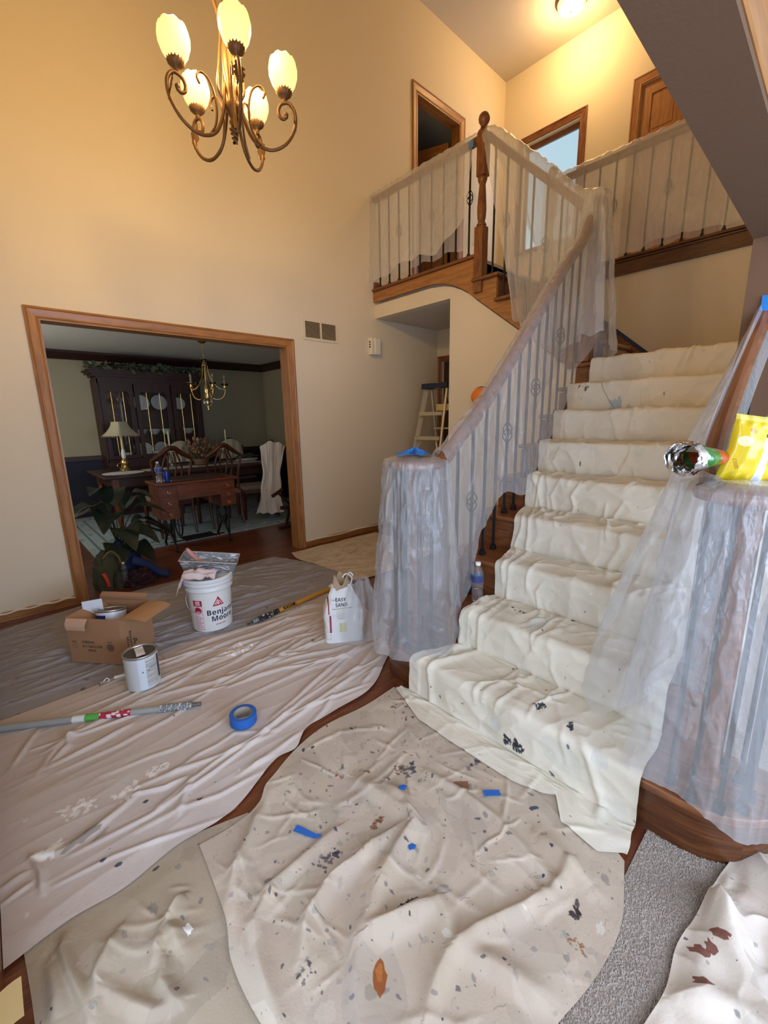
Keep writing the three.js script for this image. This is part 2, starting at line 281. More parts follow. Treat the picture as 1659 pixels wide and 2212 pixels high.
const door1 = panelDoor('door_1', 0.80, 2.1, M.oak, 'open brown door seen through the upstairs doorway'); door1.position.set(5.18, FU + 0.005, -0.16); door1.rotation.y = Math.PI * 0.62;
const door3 = panelDoor('door_3', 0.74, 2.15, M.darkwood, 'dark brown door at the end of the lower hall'); door3.position.set(4.83, 0.005, 0.105); door3.rotation.y = -Math.PI / 2;
// upstairs window
{
  const w = sgroup('window_1', 'upstairs window with brown wooden frame and blue sky');
  const cas = casing('trim_6', 'brown casing round the upstairs window', 'z', XE, 0.335, 1.12, 3.75, 5.14, [-1, 0, 0], 0.085, M.redwood);
  obj('sash_rail', box(XE + 0.06, XE + 0.09, 5.06, 5.14, 0.335, 1.12, 'z'), M.redwood, w); obj('sash_rail', box(XE + 0.06, XE + 0.09, 3.75, 3.81, 0.335, 1.12, 'z'), M.redwood, w);
  obj('stile', box(XE + 0.06, XE + 0.09, 3.81, 5.06, 0.335, 0.375, 'y'), M.redwood, w); obj('stile', box(XE + 0.06, XE + 0.09, 3.81, 5.06, 1.08, 1.12, 'y'), M.redwood, w);
  obj('head_jamb', box(XE + 0.001, XE + 0.06, 5.125, 5.14, 0.335, 1.12, 'z'), M.paper, w);
  obj('sill', box(XE - 0.05, XE + 0.06, 3.73, 3.75, 0.27, 1.19, 'z'), M.redwood, w);
  obj('pane', box(XE + 0.073, XE + 0.077, 3.81, 5.06, 0.375, 1.08), M.glass, w);
}
// front door glass, living room and dining windows (behind the camera): the daylight of the room
function glazed(name, label, z0, z1, y0, y1, x, cols, rows, m) {
  const w = sgroup(name, label), t = 0.05;
  obj('frame', [box(x - 0.03, x + 0.02, y0, y1, z0, z0 + t, 'y'), box(x - 0.03, x + 0.02, y0, y1, z1 - t, z1, 'y'), box(x - 0.03, x + 0.02, y0, y0 + t, z0 + t, z1 - t, 'z'), box(x - 0.03, x + 0.02, y1 - t, y1, z0 + t, z1 - t, 'z')], m, w);
  for (let i = 1; i < cols; i++) { const z = lerp(z0, z1, i / cols); obj('muntin', box(x - 0.02, x + 0.01, y0 + t, y1 - t, z - 0.012, z + 0.012, 'y'), m, w); }
  for (let j = 1; j < rows; j++) { const y = lerp(y0, y1, j / rows); obj('muntin', box(x - 0.018, x + 0.008, y - 0.012, y + 0.012, z0 + t, z1 - t, 'z'), m, w); }
  obj('pane', box(x - 0.006, x - 0.003, y0 + t, y1 - t, z0 + t, z1 - t), M.glass, w);
}
glazed('door_4', 'glazed entry door beside the camera', 2.91, 3.61, 0.01, 2.12, -0.22, 1, 1, M.white);
glazed('window_2', 'side room window with muntins', 4.55, 6.55, 0.65, 2.25, -0.22, 4, 2, M.white);
{ const w = sgroup('window_4', 'wide window at the far side of the side room'), z = 7.05; obj('frame', [box(0.1, 2.6, 0.7, 0.76, z - 0.03, z + 0.03), box(0.1, 2.6, 2.14, 2.2, z - 0.03, z + 0.03), box(0.1, 0.16, 0.76, 2.14, z - 0.03, z + 0.03, 'y'), box(2.54, 2.6, 0.76, 2.14, z - 0.03, z + 0.03, 'y'), box(1.32, 1.38, 0.76, 2.14, z - 0.03, z + 0.03, 'y')], M.white, w); obj('pane', box(0.16, 2.54, 0.76, 2.14, z - 0.003, z + 0.003), M.glass, w); }
glazed('window_3', 'dining room window with muntins', -3.0, -1.4, 0.8, 2.2, -0.74, 4, 2, M.white);
// baseboards with the painter's masking strip on top
{
  const b = sgroup('baseboard_left', 'brown baseboard with pale masking strip');
  for (const [x0, x1] of [[-0.165, 0.355], [2.505, 4.79]]) {
    obj('board', rbox(x1 - x0, 0.075, 0.014, 0.003, (x0 + x1) / 2, 0.0375, 0.007), M.oak, b);
    const g = grid(40, 3, (u, v) => V(lerp(x0, x1, u), 0.078 + 0.004 * Math.sin(u * 23) - v * 0.012, 0.002 + v * (0.028 + 0.008 * n2(u * 9, 2))));
    obj('masking_strip', g, M.paper, b).userData.label = 'pale masking paper strip';
  }
  const c = sgroup('baseboard_front', 'baseboard of the front wall with masking paper');
  obj('board', box(-0.186, -0.177, 0, 0.075, 0.02, 2.88, 'z'), M.redwood, c);
  obj('masking_strip', grid(4, 20, (u, v) => V(-0.186 + 0.05 * u, 0.085 - 0.02 * u * u, 2.84 + v * 0.10 - 0.03 * u)), std(lin(0.75, 0.58, 0.28), 0.8), c);
}
// ---------- staircase ----------
const RISE = 0.2025, RUN = 0.27, X0 = 1.47;
const LAND = RISE * 9;
{
  const st = thing('staircase', 'brown oak staircase with landing turning to an upper flight', 'staircase');
  // bullnose bottom step
  const plan = (o) => { const s = new THREE.Shape(), r = 0.235 + o; const cl = [1.70, 2.56], cr = [1.71, 3.81];
    s.moveTo(1.78, cl[1] - r); s.lineTo(cl[0], cl[1] - r); s.absarc(cl[0], cl[1], r, -Math.PI / 2, -Math.PI, true); s.lineTo(1.465 - o, cr[1]); s.absarc(cr[0], cr[1], r + 0.01, Math.PI, Math.PI / 2, true); s.lineTo(1.78, cr[1] + r); s.closePath(); return s; };
  const flat = (shape, y0, y1, bev = 0) => { const g = new THREE.ExtrudeGeometry(shape, { depth: y1 - y0 - 2 * bev, bevelEnabled: bev > 0, bevelThickness: bev, bevelSize: bev, bevelSegments: 3, curveSegments: 24 }); g.rotateX(Math.PI / 2); g.translate(0, y1 - bev, 0); return muv(g, 'z'); };
  obj('riser', flat(plan(0), 0, RISE - 0.03), M.band, st);
  obj('tread', flat(plan(0.015), RISE - 0.032, RISE, 0.01), M.redwood, st);
  for (let i = 1; i < 9; i++) {
    const x = X0 + RUN * i, zr = i < 4 ? 3.80 : ZR, y = RISE * i;
    obj('riser', box(x, x + 0.02, y, y + RISE - 0.03, 2.47, zr - (i < 4 ? 0.03 : 0), 'z'), M.redwood, st);
    if (i < 8) obj('tread', rbox(RUN + 0.05, 0.032, zr - 2.43, 0.012, x + RUN / 2 - 0.005, y + RISE - 0.016, (zr + 2.43) / 2, 'z'), M.redwood, st);
  }
  obj('landing', rbox(XG - 3.61, 0.04, ZR - 2.36, 0.012, (XG + 3.61) / 2, LAND - 0.02, (ZR + 2.36) / 2, 'z'), M.redwood, st);
  { // side boards under the main flight
    const pts = [[1.75, 0.0], [3.63, 0.0], [3.63, LAND - 0.04]]; for (let i = 8; i >= 1; i--) pts.push([X0 + RUN * i + 0.001, RISE * (i + 1) - 0.04], [X0 + RUN * i + 0.001, RISE * i - 0.04]); pts.pop(); pts.push([1.75, RISE]);
    const g = prism(pts, 0.03); g.translate(0, 0, 2.44); obj('side_panel', muv(g), M.redwood, st);
    const p2 = [[1.75, 0.0], [2.49, 0.0], [2.49, RISE * 4 - 0.04]]; for (let i = 3; i >= 1; i--) p2.push([X0 + RUN * i + 0.001, RISE * (i + 1) - 0.04], [X0 + RUN * i + 0.001, RISE * i - 0.04]); p2.pop(); p2.push([1.75, RISE]);
    const h = prism(p2, 0.02); h.translate(0, 0, 3.745); obj('side_panel', muv(h), M.redwood, st);
  }
  // upper flight: cut stringer with a rounded shoulder below the bridge
  const r2 = (FU - LAND) / 5, sp = [[0.004, 2.742], [0.86, 2.745], [0.97, 2.735], [1.07, 2.713], [1.17, 2.68], [1.267, 2.63], [1.35, 2.578], [1.43, 2.515], [1.954, 2.127], [2.34, 1.83], [2.42, 1.83]];
  for (let j = 0; j < 5; j++) sp.push([2.42 - 0.25 * j, LAND + r2 * (j + 1) - 0.03], ...(j < 4 ? [[2.17 - 0.25 * j, LAND + r2 * (j + 1) - 0.03]] : [])); sp.push([0.004, FU - 0.03]);
  const sg = prism(sp, 0.03); sg.rotateY(-Math.PI / 2); sg.translate(XB, 0, 0); obj('stringer', muv(sg, 'z'), M.oak, st);
  for (let j = 0; j < 5; j++) {
    const z = 2.42 - 0.25 * j, y = LAND + r2 * j;
    obj('riser', box(XB, XG, y, y + r2 - 0.03, z - 0.02, z), M.redwood, st);
    if (j < 4) obj('tread', rbox(XG - 3.575, 0.03, 0.29, 0.011, (XG + 3.575) / 2, y + r2 - 0.015, z - 0.11), M.redwood, st);
  }
  obj('nosing', rbox(0.085, 0.03, 1.42, 0.01, XB - 0.012, FU - 0.012, 0.715, 'z'), M.redwood, st).userData.label = 'moulded cap along the bridge edge';
  obj('fascia_end', box(XB - 0.03, XB + 0.03, FU, FU + 0.075, 0.016, 0.05, 'z'), M.redwood, st);
}
struct('trim_band', [box(XG - 0.025, XG, 2.74, 2.87, 1.46, ZR, 'z'), rbox(0.06, 0.025, ZR - 1.46, 0.008, XG - 0.02, 2.885, (ZR + 1.46) / 2, 'z'), rbox(0.04, 0.02, ZR - 1.46, 0.006, XG - 0.02, 2.862, (ZR + 1.46) / 2, 'z')], M.band, 'dark wooden band along the upper hall floor edge');
{ // skirt board of the landing with its strip of dark blue masking tape
  const s = sgroup('trim_skirt', 'wooden skirt board climbing the landing wall');
  const up = [[1.44, 2.955], [2.594, 1.995], [2.62, 1.93], [ZR, 1.93]], lo = [[ZR, LAND], [2.36, LAND], [1.44, 2.60]];
  const g = prism([...up, ...lo], 0.016); g.rotateY(-Math.PI / 2); g.translate(XG, 0, 0); obj('board', muv(g, 'z'), M.redwood, s);
  const t = prism([[1.44, 2.958], [2.594, 1.998], [2.57, 1.972], [1.44, 2.912]], 0.002); t.rotateY(-Math.PI / 2); t.translate(XG - 0.0165, 0, 0); obj('masking_tape', muv(t, 'z'), M.navytape, s).userData.label = 'dark blue masking tape along the top edge';
}
// ---------- railings ----------
function sweep(pts, prof, seg) {   // prof: [side, up]
  const c = new THREE.CatmullRomCurve3(pts.map((p) => V(...p)), false, 'centripetal'), n = prof.length, P = [], I = [], N = seg;
  for (let i = 0; i <= N; i++) { const p = c.getPointAt(i / N), t = c.getTangentAt(i / N); const s = V(0, 1, 0).cross(t); if (s.length() < 0.05) s.set(0, 0, 1); s.normalize(); const u = t.clone().cross(s).normalize(); for (const [a, b] of prof) { const q = p.clone().addScaledVector(s, a).addScaledVector(u, b); P.push(q.x, q.y, q.z); } }
  for (let i = 0; i < N; i++) for (let k = 0; k < n; k++) { const a = i * n + k, b = i * n + (k + 1) % n; I.push(a, b, b + n, a, b + n, a + n); }
  for (let k = 1; k < n - 1; k++) { I.push(0, k + 1, k); I.push(N * n, N * n + k, N * n + k + 1); }
  const g = new THREE.BufferGeometry(); g.setAttribute('position', new THREE.Float32BufferAttribute(P, 3)); g.setIndex(I); return muv(g, 'x');
}
const railProf = [[-0.024, -0.03], [0.024, -0.03], [0.03, -0.012], [0.03, 0.008], [0.022, 0.024], [0.008, 0.031], [-0.008, 0.031], [-0.022, 0.024], [-0.03, 0.008], [-0.03, -0.012]];
function baluster(parent, x, y0, y1, z, kind) {
  const h = y1 - y0, b = obj('baluster', cbox(0.0135, h, 0.0135, x, y0 + h / 2, z, 'y'), M.iron, parent);
  obj('shoe', [rbox(0.032, 0.02, 0.032, 0.004, x, y0 + 0.01, z), cbox(0.024, 0.012, 0.024, x, y0 + 0.026, z)], M.iron, b);
  if (kind === 1) { const gs = []; for (let k = 0; k < 4; k++) { const p = []; for (let i = 0; i <= 8; i++) { const t = i / 8, a = k * Math.PI / 2 + t * Math.PI * 1.1, r = 0.004 + 0.027 * Math.sin(Math.PI * t); p.push([x + Math.cos(a) * r, y0 + h * 0.56 + (t - 0.5) * 0.13, z + Math.sin(a) * r]); } gs.push(tube(p, 0.004, 12, 5)); } obj('basket', gs, M.iron, b); }
  if (kind === 2) { const g = new THREE.SphereGeometry(0.019, 10, 8); g.scale(1, 0.7, 1); obj('knuckle', move(g, x, y0 + h * 0.56, z), M.iron, b); }
  return b;
}
function newel(parent, x, y0, z, blocks, m = M.redwood) {   // blocks: [low block top, turned top, upper block top]
  const [a, b, c] = blocks, n = obj('newel_post', [rbox(0.092, a - y0, 0.092, 0.005, x, (a + y0) / 2, z, 'y'), move(lathe([[0.02, 0], [0.044, 0.004], [0.044, 0.02], [0.03, 0.04], [0.038, 0.07], [0.042, 0.14], [0.036, (b - a) * 0.6], [0.028, (b - a) - 0.06], [0.04, (b - a) - 0.03], [0.044, (b - a) - 0.005], [0.02, b - a]], 20), x, a, z), rbox(0.085, c - b, 0.085, 0.005, x, (b + c) / 2, z, 'y')], m, parent);
  obj('finial', [move(lathe([[0.058, 0], [0.045, 0.02], [0.03, 0.035], [0.026, 0.05]], 4).rotateY(Math.PI / 4), x, c - 0.002, z), move(lathe([[0.001, 0.035], [0.03, 0.04], [0.024, 0.052], [0.032, 0.06], [0.045, 0.078], [0.05, 0.1], [0.045, 0.124], [0.03, 0.142], [0.012, 0.15], [0, 0.151]], 20), x, c, z)], m, n);
  return n;
}
{ // bridge guard and upper flight
  const r = thing('bridge_railing', 'upper bridge railing with iron balusters and brown newel post', 'railing');
  newel(r, XB - 0.01, 2.545, 1.475, [3.10, 3.50, 3.84]);
  obj('handrail', sweep([[XB, 3.81, 0.02], [XB, 3.81, 0.7], [XB, 3.81, 1.43]], railProf, 6), M.redwood, r);
  for (let k = 0; k < 9; k++) { const z = 0.10 + 0.154 * k; baluster(r, XB, FU + 0.003, 3.78, z, k % 3 === 2 ? 1 : 0); }
  const f = thing('upper_flight_railing', 'sloping railing of the upper flight wrapped in clear plastic', 'railing');
  newel(f, XB - 0.01, LAND, 2.50, [2.16, 2.46, 2.86]);
  obj('handrail', sweep([[XB, 3.80, 1.52], [XB, 3.66, 1.66], [XB, 3.0, 2.36], [XB, 2.90, 2.45]], railProf, 14), M.redwood, f);
  for (let k = 0; k < 7; k++) { const z = 1.60 + 0.125 * k, j = 3 - Math.floor((z - 1.42) / 0.25), y0 = LAND + (FU - LAND) / 5 * (Math.max(j, 0) + 1), y1 = 3.66 - (z - 1.66) * 0.943 - 0.03; baluster(f, XB, y0, y1, z, k % 3 === 1 ? 1 : 0); }
}
{ // guard of the upper hall
  const r = thing('hall_railing', 'long upper hall railing behind clear plastic', 'railing');
  newel(r, XG, FU, 1.515, [3.10, 3.50, 3.82]);
  obj('handrail', sweep([[XG, 3.81, 1.55], [XG, 3.81, 2.6], [XG, 3.81, ZR]], railProf, 6), M.redwood, r);
  for (let k = 0; k < 13; k++) baluster(r, XG, FU + 0.015, 3.78, 1.70 + 0.152 * k, k % 3 === 0 ? 1 : 0);
}
const railL = [[1.80, 1.305, 2.655], [1.90, 1.375, 2.655], [2.10, 1.53, 2.64], [2.63, 1.975, 2.58], [3.14, 2.41, 2.52], [3.42, 2.64, 2.505], [3.50, 2.74, 2.50], [3.56, 2.83, 2.50], [3.62, 2.86, 2.50]];
{ // main flight, left: volute, balusters, rail up to the landing newel
  const r = thing('stair_railing', 'main stair railing with volute under clear plastic', 'railing');
  obj('handrail', sweep([[1.64, 1.19, 2.665], [1.72, 1.235, 2.66], ...railL], railProf, 40), M.redwood, r);
  obj('volute', [move(lathe([[0, -0.028], [0.10, -0.028], [0.135, -0.016], [0.14, 0], [0.13, 0.018], [0.09, 0.028], [0, 0.03]], 36), 1.60, 1.175, 2.545)], M.redwood, r);
  obj('newel_post', move(lathe([[0, 0], [0.045, 0], [0.045, 0.03], [0.032, 0.06], [0.03, 0.2], [0.036, 0.5], [0.028, 0.8], [0.04, 0.86], [0.03, 0.9], [0.03, 0.945], [0, 0.945]], 18), 1.60, RISE, 2.545), M.redwood, r);
  for (let k = 0; k < 7; k++) { const a = 0.9 + k * 0.62; baluster(r, 1.60 + Math.cos(a) * 0.115, RISE, 1.15, 2.545 - Math.sin(a) * 0.115, 0); }
  for (let k = 0; k < 13; k++) { const x = 1.80 + k * 0.135; let q = railL[0]; for (let i = 0; i < railL.length - 1; i++) if (railL[i][0] <= x && railL[i + 1][0] >= x) { const t = (x - railL[i][0]) / (railL[i + 1][0] - railL[i][0]); q = railL[i].map((v, n) => lerp(v, railL[i + 1][n], t)); } const i = Math.min(8, Math.floor((x - X0) / RUN)); if (x < 3.55) baluster(r, x, RISE * (i + 1), q[1] - 0.03, q[2], k % 3 === 1 ? 1 : 0); }
}
const railR = [[1.72, 1.225, 3.735], [1.85, 1.31, 3.72], [2.1, 1.50, 3.712], [2.474, 1.79, 3.708]];
{ // main flight, right: from the jamb down to the volute in the side room
  const r = thing('side_railing', 'right stair railing with volute under a big plastic sheet', 'railing');
  obj('handrail', sweep([[1.60, 1.19, 3.76], ...railR], railProf, 24), M.redwood, r);
  obj('volute', move(lathe([[0, -0.028], [0.10, -0.028], [0.135, -0.016], [0.14, 0], [0.13, 0.018], [0.09, 0.028], [0, 0.03]], 36), 1.58, 1.175, 3.86), M.redwood, r);
  obj('newel_post', move(lathe([[0, 0], [0.045, 0], [0.045, 0.03], [0.032, 0.06], [0.03, 0.2], [0.036, 0.5], [0.028, 0.8], [0.04, 0.86], [0.03, 0.9], [0.03, 0.945], [0, 0.945]], 18), 1.58, RISE, 3.86), M.redwood, r);
  for (let k = 0; k < 7; k++) { const a = 2.4 + k * 0.62; baluster(r, 1.58 + Math.cos(a) * 0.115, RISE, 1.15, 3.86 - Math.sin(a) * 0.115, 0); }
  for (let k = 0; k < 5; k++) { const x = 1.80 + k * 0.135, t = (x - 1.72) / (2.474 - 1.72), i = Math.floor((x - X0) / RUN); baluster(r, x, RISE * (i + 1), lerp(1.21, 1.77, t) - 0.02, 3.725, k % 3 === 1 ? 1 : 0); }
}
// ---------- lamps ----------
{
  const c = thing('chandelier', 'bronze scroll-arm chandelier with five glowing amber glass shades', 'chandelier', [1.112, 0, 1.827]);
  obj('column', lathe([[0.001, 2.735], [0.012, 2.74], [0.018, 2.755], [0.012, 2.77], [0.02, 2.785], [0.012, 2.80], [0.03, 2.83], [0.04, 2.85], [0.024, 2.865], [0.026, 2.90], [0.03, 2.925], [0.022, 2.94], [0.03, 3.0], [0.032, 3.06], [0.018, 3.14], [0.014, 3.25], [0.02, 3.4], [0.012, 3.52], [0.006, 3.56]], 20), M.bronze, c);
  const tw = []; for (let k = 0; k < 2; k++) { const p = []; for (let i = 0; i <= 20; i++) { const t = i / 20, a = t * 12 + k * Math.PI; p.push([Math.cos(a) * 0.014 * (0.4 + t), 2.70 + 0.07 * t, Math.sin(a) * 0.014 * (0.4 + t)]); } tw.push(tube(p, 0.006, 40, 6)); }
  obj('finial', tw, M.bronze, c);
  const links = []; for (let k = 0; k < 36; k++) { const g = new THREE.TorusGeometry(0.018, 0.0035, 5, 12); g.scale(0.7, 1.25, 1); if (k % 2) g.rotateY(Math.PI / 2); g.translate(0, 3.585 + k * 0.0375, 0); links.push(g); }
  obj('chain', links, M.bronze, c);
  obj('ceiling_rose', move(lathe([[0, 0], [0.07, 0], [0.065, -0.03], [0.03, -0.045], [0.0, -0.05]], 20), 0, HT, 0), M.bronze, c);
  obj('stem', rod([0, 4.9, 0], [0, 6.0, 0], 0.005), M.bronze, c);
  const glow = phy({ color: lin(0.90, 0.70, 0.36), emissive: lin(1.0, 0.74, 0.27), emissiveIntensity: 1.12, roughness: 0.5, clearcoat: 0.3 });
  const bulbM = std(lin(1, 0.9, 0.7), 0.4, { emissive: lin(1.0, 0.82, 0.52), emissiveIntensity: 5 });
  for (let k = 0; k < 5; k++) {
    const a = (37 + 72 * k) * Math.PI / 180, at = (r, y, s = 0) => V(Math.cos(a) * r - Math.sin(a) * s, y, Math.sin(a) * r + Math.cos(a) * s);
    const arm = obj('arm', [tube([[0.03, 2.93], [0.05, 2.80], [0.095, 2.71], [0.165, 2.68], [0.235, 2.705], [0.285, 2.775], [0.288, 2.84], [0.262, 2.876], [0.228, 2.872], [0.212, 2.845], [0.22, 2.815], [0.243, 2.812], [0.25, 2.828]].map(([r, y]) => at(r, y)), 0.0078, 60, 8), move(new THREE.SphereGeometry(0.011, 8, 6), at(0.247, 2.828).x, 2.828, at(0.247, 2.828).z),
      tube([[0.12, 2.695], [0.085, 2.75], [0.075, 2.84], [0.10, 2.92], [0.135, 2.935], [0.155, 2.91], [0.145, 2.885]].map(([r, y]) => at(r, y, 0.008)), 0.0052, 30, 6),
      tube([[0.035, 2.86], [0.06, 2.90], [0.045, 3.02], [0.03, 3.16], [0.07, 3.30], [0.085, 3.40], [0.06, 3.46], [0.04, 3.43], [0.05, 3.40]].map(([r, y]) => at(r, y, 0.006)), 0.0052, 36, 6)], M.bronze, c);
    const leaf = grid(4, 10, (u, v) => { const w = 0.022 * Math.sin(Math.PI * Math.min(1, v * 0.9 + 0.1)) * (1 + 0.35 * Math.sin(v * 26)), p = at(0.262 + 0.03 * v, 2.868 - 0.11 * v, (u - 0.5) * 2 * w); p.y += 0.01 * (1 - Math.abs(u - 0.5) * 2); return p; });
    obj('leaf', leaf, M.bronze, arm);
    const p = at(0.243, 0), sh = obj('shade', move(lathe([[0.024, 2.915], [0.036, 2.925], [0.054, 2.96], [0.065, 3.0], [0.0665, 3.03], [0.062, 3.06], [0.055, 3.08], [0.053, 3.083], [0.053, 3.08], [0.06, 3.058], [0.064, 3.03], [0.0625, 3.0], [0.052, 2.962], [0.034, 2.929], [0.024, 2.92]].map(([r, y]) => [r, 2.915 + (y - 2.915) * 0.78]), 28), p.x, 0, p.z), glow, c);
    { const q = sh.geometry.attributes.position; for (let i = 0; i < q.count; i++) if (q.getY(i) > 3.02) q.setY(i, q.getY(i) + 0.004 * Math.sin(Math.atan2(q.getZ(i) - p.z, q.getX(i) - p.x) * 8)); }
    const fl = lathe([[0.004, 2.878], [0.012, 2.884], [0.008, 2.892], [0.022, 2.9], [0.034, 2.912], [0.037, 2.928], [0.034, 2.93], [0.0, 2.926]], 32), fp = fl.attributes.position; for (let i = 0; i < fp.count; i++) { const an = Math.atan2(fp.getZ(i), fp.getX(i)), s = fp.getY(i) > 2.9 ? 1 + 0.06 * Math.cos(an * 16) : 1; fp.setX(i, fp.getX(i) * s); fp.setZ(i, fp.getZ(i) * s); } fl.computeVertexNormals();
    obj('fitter', move(fl, p.x, 0, p.z), M.bronze, sh);
    obj('bulb', move(new THREE.SphereGeometry(0.026, 14, 10), p.x, 2.975, p.z), bulbM, sh);
    const l = new THREE.PointLight(0xffd288, 1.1, 0, 2); l.position.set(p.x, 3.085, p.z); l.castShadow = true; l.shadow.radius = 1.3; c.add(l);
  }
}
{ // flush dome light of the upper hall
  const c = thing('ceiling_light', 'flush dome light with warm frosted glass on the ceiling', 'light', [5.72, HT, 1.17]);
  obj('pan', lathe([[0, 0], [0.17, 0], [0.172, -0.02], [0.16, -0.03], [0, -0.03]], 32), M.bronze, c);
  obj('dome', lathe([[0.155, -0.03], [0.15, -0.055], [0.12, -0.088], [0.07, -0.108], [0.0, -0.113]], 32), phy({ color: lin(0.9, 0.75, 0.5), emissive: lin(1.0, 0.72, 0.36), emissiveIntensity: 1.25, roughness: 0.5 }), c);
  obj('finial', lathe([[0.001, -0.105], [0.014, -0.112], [0.016, -0.122], [0.008, -0.135], [0, -0.14]], 14), M.bronze, c);
  const l = new THREE.PointLight(0xffcf8e, 3.6, 0, 2); l.position.set(0, -0.17, 0); l.castShadow = true; l.shadow.radius = 5; c.add(l);
}
// ---------- drop cloths ----------
function resample(pts, n, spline = true) {
  const P = pts.map((p) => V(p[0], 0, p[1])); if (P.length === 2 || !spline) { const c = new THREE.CurvePath(); for (let i = 0; i < P.length - 1; i++) c.add(new THREE.LineCurve3(P[i], P[i + 1])); return Array.from({ length: n + 1 }, (_, i) => c.getPointAt(i / n)); }
  const c = new THREE.CatmullRomCurve3(P, false, 'centripetal'); c.arcLengthDivisions = 400; return Array.from({ length: n + 1 }, (_, i) => c.getPointAt(i / n));
}
function segDist(px, pz, S) {   // S: {pts:[[x,z]..]} -> distance, signed side, position along 0..1
  let best = 1e9, bt = 0, bs = 1; const n = S.pts.length - 1;
  for (let i = 0; i < n; i++) { const [ax, az] = S.pts[i], [bx, bz] = S.pts[i + 1], dx = bx - ax, dz = bz - az, l2 = dx * dx + dz * dz; const t = clamp(((px - ax) * dx + (pz - az) * dz) / l2, 0, 1), ex = px - ax - t * dx, ez = pz - az - t * dz, d = ex * ex + ez * ez; if (d < best) { best = d; bt = (i + t) / n; bs = dx * ez - dz * ex > 0 ? 1 : -1; } }
  return [Math.sqrt(best), bt, bs];
}
function mkStrokes(list, w, h, seed) { const R = rng(seed); return list.map((pts) => { const xs = pts.map((p) => p[0]), zs = pts.map((p) => p[1]), m = 0.12; return { pts, w: w * (0.7 + 0.7 * R()), h: h * (0.6 + 0.8 * R()), a: 0.5 + R() * 0.5, b: [Math.min(...xs) - m, Math.max(...xs) + m, Math.min(...zs) - m, Math.max(...zs) + m] }; }); }
function foldHeight(strokes, x, z) {
  let s = 0; for (const S of strokes) { const b = S.b; if (x < b[0] || x > b[1] || z < b[2] || z > b[3]) continue; const [d, t, side] = segDist(x, z, S); const w = S.w * (side > 0 ? 1 : 1 + S.a); if (d > 3.2 * w) continue; const e = Math.sin(Math.PI * clamp(0.06 + 0.88 * t, 0, 1)); s += S.h * Math.pow(e, 0.6) * Math.exp(-(d * d) / (w * w)); } return s;
}
const hat = (x, z, sx, sz, seed) => { const v = n3(x * sx, z * sz, seed); return Math.pow(1 - Math.abs(v) * 1.6, 3); };
function floorCloth(name, label, sides, nu, nv, y0, height, m, group) {   // sides: top(u), right(v), bottom(u), left(v) polylines of [x,z]
  const Tt = resample(sides[0], nu, sides[4]), Rr = resample(sides[1], nv, sides[4]), Bb = resample(sides[2], nu, sides[4]), Ll = resample(sides[3], nv, sides[4]);
  const g = grid(nu, nv, (u, v) => { const i = Math.round(u * nu), j = Math.round(v * nv), a = Tt[i], b = Bb[i], l = Ll[j], r = Rr[j];
    const x = (1 - v) * a.x + v * b.x + (1 - u) * l.x + u * r.x - ((1 - u) * (1 - v) * Tt[0].x + u * (1 - v) * Tt[nu].x + (1 - u) * v * Bb[0].x + u * v * Bb[nu].x);
    const z = (1 - v) * a.z + v * b.z + (1 - u) * l.z + u * r.z - ((1 - u) * (1 - v) * Tt[0].z + u * (1 - v) * Tt[nu].z + (1 - u) * v * Bb[0].z + u * v * Bb[nu].z);
    const e = Math.min(u, 1 - u, v, 1 - v), k = 0.35 + 0.65 * sstep(0, 0.06, e); return V(x, y0 + Math.max(0, height(x, z)) * k, z); }, (u, v, p) => [p.x, p.z]);
  return tag(obj(name, g, m), label, 'drop cloth', group);
}
// woven canvas colour with paint splashes; the picture spans [x0,x1] x [z0,z1] metres
function canvasTex(x0, x1, z0, z1, base, seed, paint, w = 1024) {
  const h = Math.min(2048, Math.round(w * (z1 - z0) / (x1 - x0))), cv = document.createElement('canvas'); cv.width = w; cv.height = h; const c = cv.getContext('2d'), R = rng(seed), k = w / (x1 - x0);
  c.fillStyle = base; c.fillRect(0, 0, w, h);
  const X = (x) => (x - x0) * k, Z = (z) => (z - z0) * k;
  const blob = (x, z, r, col, al, rough = 0.5, stretch = 1, ang = 0) => { c.globalAlpha = al; c.fillStyle = col; c.beginPath(); const n = 14; for (let i = 0; i <= n; i++) { const a = i / n * Math.PI * 2, rr = r * k * (1 - rough / 2 + rough * R()), px = Math.cos(a) * rr * stretch, py = Math.sin(a) * rr; const q = [X(x) + px * Math.cos(ang) - py * Math.sin(ang), Z(z) + px * Math.sin(ang) + py * Math.cos(ang)]; if (i) c.lineTo(...q); else c.moveTo(...q); } c.closePath(); c.fill(); c.globalAlpha = 1; };
  const line = (pts, wd, col, al) => { c.globalAlpha = al; c.strokeStyle = col; c.lineWidth = Math.max(0.6, wd * k); c.lineCap = 'round'; c.beginPath(); pts.forEach(([x, z], i) => (i ? c.lineTo(X(x), Z(z)) : c.moveTo(X(x), Z(z)))); c.stroke(); c.globalAlpha = 1; };
  paint({ c, R, blob, line, X, Z, k, w, h, x0, x1, z0, z1 });
  const t = new THREE.CanvasTexture(cv); t.colorSpace = THREE.SRGBColorSpace; t.magFilter = THREE.LinearFilter; t.flipY = false; t.wrapS = t.wrapT = THREE.ClampToEdgeWrapping;
  t.repeat.set(1 / (x1 - x0), 1 / (z1 - z0)); t.offset.set(-x0 / (x1 - x0), -z0 / (z1 - z0)); return t;
}
